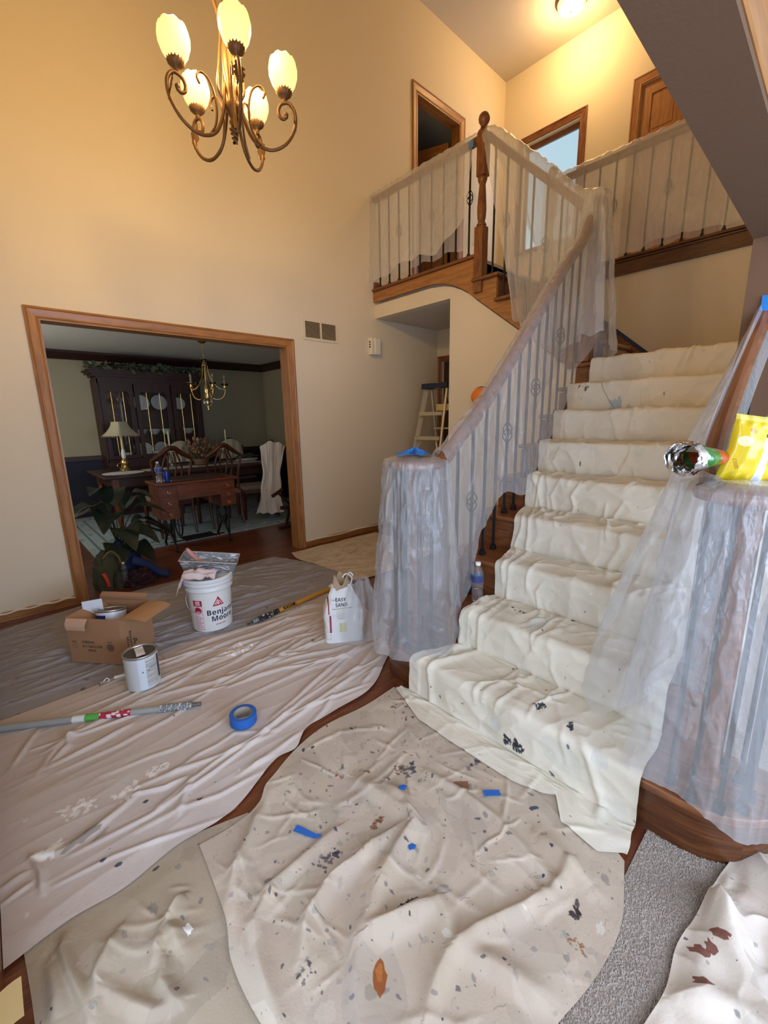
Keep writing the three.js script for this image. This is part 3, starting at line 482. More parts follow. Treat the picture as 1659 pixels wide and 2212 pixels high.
function splashes(p, n, cols, rmin, rmax, al = 0.8) { for (let i = 0; i < n; i++) { const r = rmin + (rmax - rmin) * Math.pow(p.R(), 4); p.blob(lerp(p.x0, p.x1, p.R()), lerp(p.z0, p.z1, p.R()), r, cols[Math.floor(p.R() * cols.length)], al * (0.4 + 0.6 * p.R()), 0.7, 1 + p.R() * 1.4, p.R() * 3); } }
function mottles(p, n, cols, r, al) { for (let i = 0; i < n; i++) p.blob(lerp(p.x0, p.x1, p.R()), lerp(p.z0, p.z1, p.R()), r * (0.3 + p.R()), cols[Math.floor(p.R() * cols.length)], al * p.R(), 0.6, 1 + p.R(), p.R() * 3); }
function scratches(p, n, cols, len, al) { for (let i = 0; i < n; i++) { let x = lerp(p.x0, p.x1, p.R()), z = lerp(p.z0, p.z1, p.R()), a = p.R() * 6.28; const pts = [[x, z]]; for (let k = 0; k < 4; k++) { a += (p.R() - 0.5) * 1.2; x += Math.cos(a) * len / 4; z += Math.sin(a) * len / 4; pts.push([x, z]); } p.line(pts, 0.0012 + 0.002 * p.R(), cols[Math.floor(p.R() * cols.length)], al * p.R()); } }
const GREYS = ['#8d877f', '#6f6b68', '#9a9389', '#7d7a78', '#a29a8c'], DARKS = ['#2a2b33', '#33302f', '#3d3a40', '#1f2230'], WHITES = ['#eae7df', '#f2f0ea'];
const canvasM = (t) => std(0xffffff, 0.92, { map: t, bumpMap: T.weave, bumpScale: 0.0008 });
const FB = [[[0.618, 2.638], [0.489, 2.796], [0.384, 2.886], [0.308, 2.974], [0.284, 3.087], [0.282, 3.193], [0.273, 3.272]], [[1.1, 3.057], [1.121, 3.227], [1.117, 3.356], [1.087, 3.486], [1.06, 3.608]], [[1.154, 3.615], [1.03, 3.613], [0.92, 3.571], [0.788, 3.514], [0.684, 3.495], [0.621, 3.508], [0.564, 3.529]], [[0.716, 3.156], [0.668, 3.231], [0.606, 3.281], [0.537, 3.311], [0.485, 3.363], [0.443, 3.435]], [[0.689, 3.004], [0.542, 3.013], [0.435, 3.019], [0.35, 3.074], [0.318, 3.171], [0.293, 3.292]], [[0.943, 3.001], [0.937, 3.101], [0.893, 3.186], [0.791, 3.201], [0.695, 3.234]], [[0.864, 3.157], [0.729, 3.141], [0.568, 3.135], [0.465, 3.165], [0.398, 3.239]], [[0.716, 3.518], [0.751, 3.585], [0.774, 3.678], [0.79, 3.751]], [[1.175, 3.502], [1.146, 3.595], [1.119, 3.687]], [[0.78, 3.384], [0.731, 3.477]], [[0.756, 3.383], [0.569, 3.323]], [[0.871, 2.893], [0.899, 3.047], [0.887, 3.149]]];
const FE = [[[-0.042, 2.699], [-0.058, 2.759], [-0.05, 2.842], [-0.035, 2.925], [-0.027, 2.987]], [[0.065, 2.823], [0.032, 2.859], [0.001, 2.902], [-0.012, 2.952]], [[0.012, 2.942], [0.051, 3.023], [0.084, 3.075], [0.144, 3.101]], [[0.162, 2.888], [0.131, 2.94], [0.109, 2.982]], [[0.174, 2.906], [0.177, 2.984]], [[0.142, 2.976], [0.117, 3.025], [0.133, 3.09]], [[0.232, 2.855], [0.181, 2.884]], [[-0.083, 2.78], [-0.08, 2.871], [-0.09, 2.927]]];
const FA = [[[-0.177, 2.502], [-0.102, 2.485]], [[-0.095, 2.383], [-0.015, 2.43], [0.078, 2.415], [0.155, 2.387], [0.226, 2.355]], [[0.22, 2.349], [0.312, 2.399], [0.39, 2.404]], [[0.317, 2.555], [0.35, 2.501], [0.409, 2.422]], [[-0.095, 2.383], [-0.079, 2.462], [-0.081, 2.546]], [[-0.002, 1.949], [0.183, 1.93], [0.309, 1.901]], [[0.087, 1.762], [0.068, 1.853], [0.001, 1.921]], [[-0.114, 2.429], [-0.175, 2.439]], [[-0.127, 1.851], [-0.017, 1.634]], [[-0.043, 1.957], [0.024, 1.846], [0.089, 1.812], [0.145, 1.731]], [[0.155, 2.161], [0.317, 2.184], [0.411, 2.21], [0.587, 2.194], [0.723, 2.146]], [[0.348, 2.348], [0.465, 2.316], [0.551, 2.32], [0.636, 2.302], [0.789, 2.423]], [[0.549, 2.543], [0.631, 2.54], [0.718, 2.549]], [[1.033, 1.368], [1.23, 1.384]], [[0.902, 1.665], [1.105, 1.627]], [[0.832, 1.824], [1.096, 1.858], [1.271, 1.943]], [[1.261, 1.896], [1.52, 1.834]], [[1.081, 2.085], [1.261, 2.089], [1.413, 2.172], [1.663, 2.082]], [[1.198, 2.316], [1.372, 2.296], [1.537, 2.225], [1.7, 2.16]], [[1.301, 2.428], [1.437, 2.376], [1.569, 2.31]], [[1.265, 1.863], [1.379, 1.778]]];
function randomFolds(n, x0, x1, z0, z1, ang, spread, len, seed) { const R = rng(seed), out = []; for (let i = 0; i < n; i++) { let x = lerp(x0, x1, R()), z = lerp(z0, z1, R()), a = ang + (R() - 0.5) * spread; const L = len * (0.4 + R()), p = [[x, z]]; for (let k = 0; k < 4; k++) { a += (R() - 0.5) * 0.5; x += Math.cos(a) * L / 4; z += Math.sin(a) * L / 4; p.push([x, z]); } out.push(p); } return out; }
{ // grey, dirty cloth along the far wall
  const s = mkStrokes(randomFolds(130, -0.2, 2.1, 0.1, 1.3, 0.05, 0.6, 0.5, 21), 0.0095, 0.009, 3);
  const t = canvasTex(-0.3, 2.4, -0.05, 1.6, '#9c999b', 31, (p) => { mottles(p, 300, ['#8f8c8e', '#b3b0b0', '#98928c'], 0.06, 0.30); splashes(p, 260, [...GREYS, ...WHITES, ...DARKS], 0.002, 0.012, 0.5); });
  floorCloth('drop_cloth', 'dirty grey drop cloth lying along the far wall by the dining opening', [[[-0.155, 0.16], [0.33, 0.09], [0.79, 0.045], [1.26, 0.045], [1.62, 0.05], [2.07, 0.06]], [[2.07, 0.06], [2.21, 0.46], [2.255, 0.98], [2.0, 1.28]], [[-0.15, 1.75], [0.5, 1.6], [1.2, 1.5], [2.0, 1.28]], [[-0.155, 0.16], [-0.15, 1.75]], true], 420, 260, 0.003, (x, z) => (foldHeight(s, x, z) + 0.004 * hat(x, z, 3, 16, 1.3) + 0.004 * hat(x, z, 5, 9, 7.7)) * (1 - sstep(1.22, 1.36, z)), canvasM(t));
}
{ // pale cloth by the hall
  const s = mkStrokes(randomFolds(46, 2.2, 3.4, 0.1, 1.1, 0.1, 1.2, 0.5, 41), 0.014, 0.018, 5);
  const t = canvasTex(2.1, 3.6, 0, 1.4, '#cdbda6', 51, (p) => { mottles(p, 90, ['#a8957a', '#8a7d70'], 0.05, 0.25); });
  floorCloth('drop_cloth', 'cream drop cloth bunched on the floor below the wall vent', [[[2.27, 0.085], [2.67, 0.1], [3.1, 0.09], [3.49, 0.1]], [[3.49, 0.1], [3.45, 0.5], [3.3, 1.2]], [[2.24, 1.24], [2.6, 1.25], [3.3, 1.2]], [[2.27, 0.085], [2.21, 0.32], [2.25, 0.65], [2.25, 0.98], [2.24, 1.24]], true], 200, 200, 0.004, (x, z) => foldHeight(s, x, z) + 0.008 * hat(x, z, 5, 8, 2.2), canvasM(t));
}
{ // lower left cloth (under the others)
  const s = [...mkStrokes(FE, 0.013, 0.028, 7), ...mkStrokes(randomFolds(22, -0.1, 0.35, 2.75, 3.4, 1.3, 2.0, 0.16, 8), 0.007, 0.006, 17)];
  const t = canvasTex(-0.2, 0.7, 2.6, 3.8, '#a8977f', 61, (p) => { mottles(p, 130, ['#8c8074', '#9c8f80', '#cfc4b3', '#857866'], 0.05, 0.28); splashes(p, 150, [...GREYS, ...DARKS], 0.0015, 0.008, 0.7); splashes(p, 26, ['#857f76', '#7a756e'], 0.006, 0.012, 0.6); p.blob(0.21, 2.955, 0.012, '#e9e6df', 0.95, 0.6, 1.4, 1.9); scratches(p, 30, ['#a05050'], 0.02, 0.3); });
  floorCloth('drop_cloth', 'stained canvas drop cloth partly under two others near the front wall', [[[-0.135, 2.66], [0.107, 2.62], [0.3, 2.66], [0.5, 2.72]], [[0.5, 2.72], [0.55, 3.0], [0.62, 3.5]], [[-0.13, 3.45], [0.2, 3.55], [0.62, 3.5]], [[-0.135, 2.66], [-0.125, 2.9], [-0.13, 3.45]], true], 200, 240, 0.003, (x, z) => (foldHeight(s, x, z) + 0.003 * hat(x, z, 5, 4, 4.4) + 0.008 * Math.max(0, n3(x * 5, z * 4, 2.1))) * (1 - sstep(0.21, 0.28, x)) * sstep(2.69, 2.76, z), canvasM(t));
}
{ // long pale strip across the hall
  const s = mkStrokes([...FA, ...randomFolds(60, -0.15, 1.6, 1.35, 2.65, -0.02, 0.35, 0.7, 19)], 0.0085, 0.0105, 9);
  const t = canvasTex(-0.2, 2.1, 1.15, 2.75, '#c8bcb3', 71, (p) => { mottles(p, 160, ['#b3a394', '#d2c6ba', '#b7a9a0'], 0.08, 0.2); splashes(p, 260, WHITES, 0.001, 0.006, 0.6); splashes(p, 70, DARKS, 0.001, 0.004, 0.7); for (const [x, z, r] of [[0.20, 2.32, 0.05], [0.05, 2.27, 0.05], [0.95, 1.62, 0.06], [1.02, 1.64, 0.05], [0.32, 2.28, 0.035], [-0.05, 2.4, 0.03]]) for (let i = 0; i < 26; i++) p.blob(x + (p.R() - 0.5) * r * 2.2, z + (p.R() - 0.5) * r * 1.4, 0.003 + p.R() * 0.006, '#efece6', 0.7, 0.8, 2, p.R() * 3); p.blob(0.045, 2.42, 0.018, '#7d7468', 0.7, 0.8, 3.4, -0.25); p.blob(0.085, 2.45, 0.01, '#857c70', 0.5, 0.8, 3, -0.4); for (const [x, z] of [[0.39, 2.55], [0.075, 2.56], [0.11, 2.61], [0.24, 2.41], [1.37, 1.84]]) p.blob(x, z, 0.007, '#3d4754', 0.9, 0.4, 1.5, 0.3); p.blob(1.31, 2.2, 0.025, '#9aa7ad', 0.3, 0.8, 2, 0); });
  floorCloth('drop_cloth', 'long pale drop cloth with paint tins standing across the hall floor', [[[-0.175, 1.42], [0.266, 1.41], [0.47, 1.36], [0.82, 1.29], [1.17, 1.37], [1.58, 1.30], [1.96, 1.235]], [[1.96, 1.235], [1.93, 1.7], [1.85, 2.05], [1.76, 2.24]], [[-0.175, 2.71], [-0.03, 2.69], [0.107, 2.702], [0.265, 2.673], [0.456, 2.678], [0.708, 2.568], [0.79, 2.575], [0.884, 2.509], [1.052, 2.496], [1.302, 2.486], [1.586, 2.324], [1.76, 2.24]], [[-0.175, 1.42], [-0.175, 2.0], [-0.175, 2.71]], true], 460, 300, 0.008, (x, z) => foldHeight(s, x, z) + 0.0022 * hat(x, z, 2.2, 11, 1.9) + 0.006 * Math.max(0, n3(x * 2.5, z * 5, 6.6)), canvasM(t));
}
const clothBFolds = [...mkStrokes(FB, 0.02, 0.034, 13), ...mkStrokes(randomFolds(90, 0.3, 1.4, 2.6, 3.75, 0.8, 3.0, 0.16, 52), 0.007, 0.0045, 14)];
const clothBHeight = (x, z) => foldHeight(clothBFolds, x, z) + 0.002 * hat(x, z, 4, 4, 9.1) + 0.006 * Math.max(0, n3(x * 3, z * 3, 3.1));
{ // foreground cloth full of stains
  const t = canvasTex(0.2, 1.5, 2.5, 3.9, '#b8a793', 81, (p) => {
    mottles(p, 260, ['#a08f7e', '#8f8578', '#dccfba', '#b49f86'], 0.06, 0.26); splashes(p, 1500, [...GREYS, '#5d5752', '#4a4644'], 0.0006, 0.006, 0.8); splashes(p, 90, ['#8a847c', '#78736c', '#938b80'], 0.006, 0.014, 0.6); splashes(p, 300, DARKS, 0.0008, 0.006, 0.85); scratches(p, 60, ['#5d5855', '#8d8276'], 0.035, 0.6); splashes(p, 30, WHITES, 0.002, 0.012, 0.6);
    const smear = (x, z, n, r, col, sx, sz, al = 0.8) => { for (let i = 0; i < n; i++) p.blob(x + (p.R() - 0.5) * sx, z + (p.R() - 0.5) * sz, r * (0.3 + p.R()), col, al * (0.4 + 0.6 * p.R()), 0.9, 1 + p.R(), p.R() * 3); };
    smear(1.06, 2.998, 22, 0.007, '#3a3a42', 0.07, 0.05); smear(1.03, 2.97, 12, 0.005, '#5a3a2c', 0.05, 0.04); smear(0.627, 3.07, 16, 0.006, '#33343c', 0.05, 0.04); smear(0.581, 3.07, 12, 0.005, '#4a484c', 0.04, 0.05); smear(0.809, 3.082, 16, 0.005, '#6b3d22', 0.06, 0.02); p.blob(1.154, 3.196, 0.019, '#7c523a', 0.95, 0.7, 1.6, 0.8); smear(0.698, 3.332, 9, 0.006, '#1e1f24', 0.05, 0.012, 1); p.line([[0.70, 3.33], [0.735, 3.345]], 0.004, '#1e1f24', 0.9); smear(1.03, 3.687, 7, 0.007, '#2a211f', 0.02, 0.015, 1); smear(0.96, 3.72, 16, 0.004, '#7a4a2a', 0.03, 0.04); smear(0.396, 3.27, 14, 0.004, '#3d3a3a', 0.04, 0.03); p.blob(0.525, 3.409, 0.017, '#8a4a1c', 0.95, 0.35, 2.1, -0.8); p.blob(0.53, 3.4, 0.009, '#b06a2c', 0.7, 0.5, 2.2, -0.8); p.blob(0.486, 3.417, 0.014, '#8f8272', 0.7, 0.6); p.blob(0.434, 3.001, 0.014, '#7d7470', 0.8, 0.6); p.blob(1.258, 3.436, 0.01, '#3a3f4c', 0.9, 0.6, 1.8, 0.6); smear(1.264, 3.165, 14, 0.006, '#3d3344', 0.07, 0.02); smear(1.30, 2.75, 14, 0.006, '#3b3337', 0.12, 0.2, 0.9); smear(0.834, 2.828, 6, 0.005, '#7a3d20', 0.02, 0.03); smear(0.932, 2.884, 6, 0.005, '#5d4a30', 0.02, 0.03); smear(1.068, 3.085, 12, 0.004, '#4b5046', 0.05, 0.04);
  });
  floorCloth('drop_cloth', 'heavily paint-stained canvas cloth with blue tape scraps in front of the stairs', [[[0.324, 2.725], [0.43, 2.735], [0.545, 2.719], [0.60, 2.665], [0.646, 2.641], [0.792, 2.578], [0.959, 2.549], [1.2, 2.572], [1.40, 2.565]], [[1.40, 2.565], [1.44, 3.0], [1.44, 3.4], [1.37, 3.6], [1.29, 3.73]], [[0.29, 3.40], [0.42, 3.62], [0.6, 3.72], [0.781, 3.757], [0.95, 3.785], [1.096, 3.785], [1.29, 3.73]], [[0.324, 2.725], [0.316, 2.823], [0.294, 3.015], [0.267, 3.106], [0.265, 3.265], [0.29, 3.40]], true], 420, 400, 0.008, clothBHeight, canvasM(t));
}
{ // cloth on the carpet at the right
  const s = mkStrokes([...randomFolds(14, 1.0, 1.7, 3.93, 4.25, -0.2, 1.2, 0.4, 33), [[1.6, 4.0], [1.45, 4.02], [1.3, 3.99], [1.15, 3.96], [1.0, 3.97]], [[1.02, 3.94], [1.08, 4.03], [1.1, 4.12]]], 0.022, 0.035, 15);
  const t = canvasTex(0.8, 1.9, 3.85, 4.45, '#cfc2b2', 91, (p) => { mottles(p, 120, ['#b29e88', '#ddd2c4', '#9c8f82'], 0.05, 0.25); splashes(p, 120, [...DARKS, ...GREYS], 0.001, 0.006, 0.8); for (const [x, z] of [[1.18, 3.97], [1.16, 3.95], [1.08, 3.97], [1.22, 3.975]]) p.blob(x, z, 0.012, '#6e3f33', 0.9, 0.8, 1.8, p.R() * 3);  });
  floorCloth('drop_cloth', 'canvas drop cloth bunched on the grey carpet beside the bottom step', [[[0.86, 3.885], [0.926, 3.897], [1.02, 3.91], [1.145, 3.905], [1.258, 3.923], [1.446, 3.949], [1.61, 3.985], [1.74, 4.08]], [[1.74, 4.08], [1.85, 4.4]], [[0.9, 4.4], [1.4, 4.4], [1.85, 4.4]], [[0.86, 3.885], [0.9, 4.4]], true], 240, 140, 0.016, (x, z) => foldHeight(s, x, z) + 0.012 * hat(x, z, 7, 7, 5.1), canvasM(t));
}
// ---------- stair runner cloth ----------
{
  const prof = [[1.10, 0.012], [1.435, 0.012]]; for (let i = 0; i < 9; i++) { const x = X0 + RUN * i, y = RISE * (i + 1); prof.push([x - 0.038, y - RISE + 0.02], [x - 0.038, y + 0.016]); if (i < 8) prof.push([x + RUN - 0.012, y + 0.016]); } prof.push([4.82, LAND + 0.016]);
  const dense = []; for (let i = 0; i < prof.length - 1; i++) { const [a, b] = [prof[i], prof[i + 1]], L = Math.hypot(b[0] - a[0], b[1] - a[1]), n = Math.max(1, Math.round(L / 0.006)); for (let k = 0; k < n; k++) dense.push([lerp(a[0], b[0], k / n), lerp(a[1], b[1], k / n)]); } dense.push(prof.at(-1));
  let sm = dense; for (let it = 0; it < 5; it++) sm = sm.map((p, i) => { if (i < 3 || i > sm.length - 4) return p; let x = 0, y = 0; for (let k = -2; k <= 2; k++) { x += sm[i + k][0]; y += sm[i + k][1]; } return [x / 5, y / 5]; });
  const cum = [0]; for (let i = 1; i < sm.length; i++) cum.push(cum[i - 1] + Math.hypot(sm[i][0] - sm[i - 1][0], sm[i][1] - sm[i - 1][1])); const LEN = cum.at(-1);
  const edge = [[2.5, 1.41], [2.57, 1.40], [2.83, 1.303], [3.0, 1.296], [3.31, 1.303], [3.41, 1.326], [3.47, 1.36], [3.53, 1.27], [3.66, 1.255], [3.72, 1.31], [3.8, 1.33]];
  const eAt = (z) => { for (let i = 0; i < edge.length - 1; i++) if (z <= edge[i + 1][0]) return lerp(edge[i][1], edge[i + 1][1], clamp((z - edge[i][0]) / (edge[i + 1][0] - edge[i][0]), 0, 1)); return edge.at(-1)[1]; };
  const zl = (x) => { const k = [[1.3, 2.60], [1.47, 2.67], [1.74, 2.79], [2.01, 2.80], [2.28, 2.73], [2.55, 2.66], [2.82, 2.59], [3.09, 2.55], [3.36, 2.53], [3.63, 2.58], [4.0, 2.62], [4.8, 2.65]]; for (let i = 0; i < k.length - 1; i++) if (x <= k[i + 1][0]) return lerp(k[i][1], k[i + 1][1], clamp((x - k[i][0]) / (k[i + 1][0] - k[i][0]), 0, 1)); return 2.65; };
  const zr = (x) => (x < 2.4 ? lerp(3.72, 3.69, clamp((x - 1.45) / 0.5, 0, 1)) : 3.62);
  const NV = 760, NU = 170, R = rng(77), folds = [];
  for (let i = 0; i < 76; i++) { const st = 1 + Math.floor(i / 8.0), s0 = 0.36 + (st - 1) * (RISE + RUN) + R() * 0.35, u = R(); const p = [[u, s0]]; let q = u, t = s0; for (let k = 0; k < 4; k++) { q += (R() - 0.5) * 0.10; t += 0.05 + R() * 0.06; p.push([q, t]); } folds.push(p.map(([a, b]) => [a * 1.1, b])); }
  folds.push([[0.85, 0.42], [0.80, 0.55], [0.70, 0.66], [0.55, 0.68], [0.4, 0.62]], [[1.0, 0.2], [0.98, 0.35], [0.92, 0.5], [0.8, 0.62]], [[0.12, 0.15], [0.16, 0.3], [0.13, 0.5], [0.14, 0.9], [0.1, 1.3]], [[0.09, 1.2], [0.12, 1.7], [0.08, 2.2], [0.11, 2.6]], [[0.3, 2.3], [0.5, 2.5], [0.72, 2.55], [0.9, 2.7]], [[0.5, 3.1], [0.55, 3.4], [0.8, 3.6], [0.95, 3.8]], [[0.6, 1.9], [0.55, 2.15], [0.56, 2.3]]);
  const fs = mkStrokes(folds, 0.010, 0.0095, 23);
  const at = (s) => { let lo = 0, hi = cum.length - 1; while (hi - lo > 1) { const m = (lo + hi) >> 1; if (cum[m] <= s) lo = m; else hi = m; } const t = (s - cum[lo]) / (cum[hi] - cum[lo] || 1), d = [sm[hi][0] - sm[lo][0], sm[hi][1] - sm[lo][1]], l = Math.hypot(...d) || 1; return [lerp(sm[lo][0], sm[hi][0], t), lerp(sm[lo][1], sm[hi][1], t), -d[1] / l, d[0] / l]; };
  const sRiser = cum[sm.findIndex((p) => p[0] > 1.425)] ?? 0.33;
  const g = grid(NU, NV, (u, v) => {
    const s = v * LEN; let [x, y, nx, ny] = at(s); const a = zl(x) + 0.012 * n2(s * 7, 3.3), b = zr(x) + 0.01 * n2(s * 6, 8.1); let z = lerp(a, b, u);
    const f = foldHeight(fs, u * 1.1, s) + 0.010 * hat(z, s, 4.5, 3.2, 2.7) + 0.007 * Math.max(0, n3(z * 3.1, s * 5.5, 4.4)) + 0.004 * hat(z, s, 9, 12, 6.1) + 0.005 * (1 - sstep(0.068, 0.073, u * 1.1));
    x += nx * f; y += ny * f;
    if (s < sRiser) { const t = s / sRiser; z = lerp(lerp(2.585, 3.73, u), z, t); x = lerp(eAt(z), 1.43, t); y = 0.014 + clothBHeight(x, z) * (1 - 0.6 * t) + f * t; }
    return V(x, y, z);
  }, (u, v) => [u * 1.1, v * LEN]);
  const t = canvasTex(0, 1.1, 0, LEN, '#d6cdb9', 101, (p) => {
    mottles(p, 240, ['#bfb29c', '#e6dfd0', '#c2bba9', '#b3a892'], 0.07, 0.3); splashes(p, 420, GREYS, 0.0008, 0.005, 0.6); splashes(p, 90, DARKS, 0.001, 0.0055, 0.85); mottles(p, 30, ['#9fb0b8', '#a9b3b0'], 0.05, 0.3); splashes(p, 120, WHITES, 0.002, 0.012, 0.6); 
    const step = (i) => 0.34 + i * (RISE + RUN); const smear = (x, z, n, r, col, sx, sz) => { for (let i = 0; i < n; i++) p.blob(x + (p.R() - 0.5) * sx, z + (p.R() - 0.5) * sz, r * (0.3 + p.R()), col, 0.9, 0.9, 1.6, p.R() * 3); };
    smear(0.62, 0.30, 30, 0.006, '#26262e', 0.09, 0.035); smear(0.66, 0.48, 10, 0.006, '#2d2e36', 0.05, 0.03); smear(0.82, 0.46, 6, 0.006, '#2d2e36', 0.02, 0.03); smear(0.25, 0.93, 8, 0.006, '#1f2733', 0.12, 0.02); smear(0.55, 1.0, 3, 0.007, '#1f2733', 0.02, 0.02); p.blob(0.05, 0.98, 0.012, '#d08a50', 0.9, 0.8); p.blob(0.33, step(4) + 0.1, 0.012, '#2f6bb0', 1, 0.5, 0.6); smear(0.66, step(6) + 0.32, 30, 0.006, '#5c594f', 0.11, 0.06); smear(0.12, step(5) + 0.33, 5, 0.008, '#5b564b', 0.08, 0.02); smear(0.35, step(5) + 0.22, 6, 0.02, '#a8b5b8', 0.2, 0.06); p.line([[0.22, step(5) + 0.38], [0.30, step(5) + 0.25], [0.37, step(5) + 0.16]], 0.006, '#9a7f5c', 0.6);
  }, 512);
  const o = obj('stair_drop_cloth', g, canvasM(t)); tag(o, 'long cream drop cloth draped over the stair treads', 'drop cloth');
}
// ---------- clear plastic sheeting ----------
// sheet laid over a rail: path(u) top line, out(u) horizontal direction of the front, front/back drop lengths
function drape(name, label, o) {
  const { path, out, front, back, nu = 200, nv = 120, hw = 0.034, flare = () => 0.05, amp = 0.03, freq = 22, seed = 1, shift = () => 0, dir = V(0, 0, 1), gather = () => 1, backFlare = 0.03 } = o;
  let L = 0, q = path(0); for (let i = 1; i <= 60; i++) { const p = path(i / 60); L += p.distanceTo(q); q = p; }
  const fold = (u, k) => { const s = u * L; const a = s * freq + 2.4 * n3(s * 3, seed, k) * 2; const w = Math.sin(a) * 0.6 + Math.sin(a * 0.47 + 1.3 + seed) * 0.7; return 0.5 + 0.5 * w; };
  const g = grid(nu, nv, (u, v) => {
    const t = v * 2 - 1, sgn = t < 0 ? -1 : 1, a = Math.abs(t), P = path(u), O = out(u), Lh = (sgn > 0 ? front(u) : back(u)) * (1 + 0.05 * n3(u * L * 6, seed, sgn));
    let lat, y; const cr = 0.010 * Math.pow(1 - Math.abs(n3(u * L * 9, a * Lh * 5, seed + sgn)) * 1.6, 3) + 0.004 * Math.pow(1 - Math.abs(n3(u * L * 20, a * Lh * 4, seed + 3 + sgn)) * 1.7, 3);
    if (a < 0.08) { const b = a / 0.08 * Math.PI / 2; lat = Math.sin(b) * hw; y = Math.cos(b) * 0.022 + 0.006 + cr * 0.6 + 0.004 * Math.sin(u * L * 60 + 3 * n2(u * L * 9, seed)); }
    else { const s = (a - 0.08) / 0.92; lat = hw + 0.006 + (sgn > 0 ? flare(u) : backFlare) * Math.pow(s, 1.2) + amp * (0.15 + s) * fold(u, s * 0.7) * gather(u) + cr; y = -s * Lh - 0.004; }
    const p = P.clone().addScaledVector(O, lat * sgn); p.y += y;
    const s = Math.max(0, (a - 0.08) / 0.92); p.addScaledVector(dir, shift(u) * s + 0.25 * amp * (0.2 + s) * Math.cos(u * L * freq + seed)); return p;
  }, (u, v) => [u * L, v * 1.6]);
  return tag(obj(name, g, o.mat ?? M.film), label, 'plastic sheet');
}
// sheet hung over a round post: skirt from angle a0 to a1
function skirt(name, label, o) {
  const { c, y0, r0, r1, len, a0 = 0, a1 = Math.PI * 2, nu = 200, nv = 90, folds = 11, amp = 0.03, seed = 1, cap = true, push = () => 0 } = o;
  const g = grid(nu, nv, (u, v) => {
    const a = lerp(a0, a1, u), vc = cap ? 0.12 : 0; let r, y;
    const L = len(a) * (1 + 0.05 * n3(Math.cos(a) * 2, Math.sin(a) * 2, seed));
    if (v < vc) { const t = v / vc; r = r0 * (0.15 + 0.85 * t); y = y0 + 0.004 + 0.003 * n3(a * 2, t * 3, seed); if (t > 0.8) y -= 0.012 * (t - 0.8) / 0.2; }
    else { const s = (v - vc) / (1 - vc); const f = 0.5 + 0.5 * (0.6 * Math.sin(a * folds + 2 * n3(Math.cos(a) * 1.5, Math.sin(a) * 1.5, seed + s * 0.5)) + 0.6 * Math.sin(a * folds * 0.53 + seed)); r = lerp(r0 + 0.008, r1, Math.pow(s, 0.85)) + amp * (0.12 + s) * f + 0.008 * Math.pow(1 - Math.abs(n3(a * 3, s * 6, seed + 4)) * 1.6, 3) + 0.004 * Math.pow(1 - Math.abs(n3(a * 6, s * 2.5, seed + 9)) * 1.7, 3) + push(a) * s; y = y0 - 0.008 - s * L; }
    return V(c[0] + Math.cos(a) * r, y, c[1] + Math.sin(a) * r);
  }, (u, v) => [u * 1.5, v * 1.2]);
  return tag(obj(name, g, o.mat ?? M.film), label, 'plastic sheet');
}
const linePath = (pts) => { const c = new THREE.CatmullRomCurve3(pts.map((p) => V(...p)), false, 'centripetal'); return (u) => c.getPointAt(clamp(u, 0, 1)); };
const OX = () => V(-1, 0, 0);
drape('plastic_sheet', 'clear plastic sheet hung over the bridge railing beside the left wall', { path: linePath([[XB, 3.842, 0.008], [XB, 3.845, 0.6], [XB, 3.842, 1.39]]), out: OX, front: (u) => (u < 0.72 ? 0.86 : lerp(0.86, 0.60, (u - 0.72) / 0.28)) + 0.04 * Math.sin(u * 9), back: () => 0.82, mat: M.milky, amp: 0.05, freq: 17, seed: 3, flare: () => 0.03, shift: (u) => (u < 0.72 ? 0 : -0.02) });
drape('plastic_sheet', 'clear plastic sheet billowing over the sloping railing of the upper flight', { path: linePath([[XB, 3.855, 1.47], [XB, 3.81, 1.60], [XB, 3.64, 1.79], [XB, 3.38, 2.07], [XB, 3.07, 2.38], [XB, 3.03, 2.50]]), out: OX, front: (u) => lerp(1.55, 1.05, u) + 0.12 * Math.sin(u * Math.PI), back: (u) => lerp(0.9, 0.9, u), mat: M.milky, amp: 0.055, freq: 12, seed: 7, flare: (u) => 0.05 + 0.05 * Math.sin(u * Math.PI), shift: (u) => 0.42 * (1 - u) * (1 - u) });
drape('plastic_sheet', 'clear plastic sheet over the long upper hall railing', { path: linePath([[XG, 3.845, 1.44], [XG, 3.845, 2.5], [XG, 3.845, 3.63]]), out: OX, front: (u) => 0.93 + 0.03 * Math.sin(u * 8), back: () => 0.9, mat: M.milky, amp: 0.03, freq: 9, seed: 11, flare: () => 0.02, nu: 220 });
skirt('plastic_sheet', 'clear plastic hanging round the landing newel post', { c: [XB - 0.01, 2.5], y0: 3.03, r0: 0.065, r1: 0.17, len: (a) => 1.15 + 0.12 * Math.cos(a + 0.6), mat: M.milky, folds: 7, amp: 0.05, seed: 5, a0: -Math.PI * 1.30, a1: Math.PI * 0.55 });
{
  const P = linePath([[1.63, 1.222, 2.665], [1.72, 1.268, 2.66], ...railL.map(([x, y, z]) => [x, y + 0.036, z])]);
  drape('plastic_sheet', 'clear plastic sheet wrapped along the main stair handrail', { path: P, out: () => V(0, 0, 1), front: (u) => (u < 0.07 ? 0.86 : u < 0.22 ? lerp(0.86, 0.60, sstep(0.07, 0.12, u)) : lerp(0.60, 0.84, sstep(0.22, 0.36, u)) - 0.14 * sstep(0.6, 1, u)), back: () => 0.8, amp: 0.034, freq: 9, seed: 9, flare: (u) => 0.004 + 0.03 * sstep(0.2, 0.35, u), gather: (u) => 0.45 + 0.55 * sstep(0.2, 0.35, u), dir: V(1, 0, 0), nu: 360, nv: 130, hw: 0.037, shift: (u) => 0.06 });
}
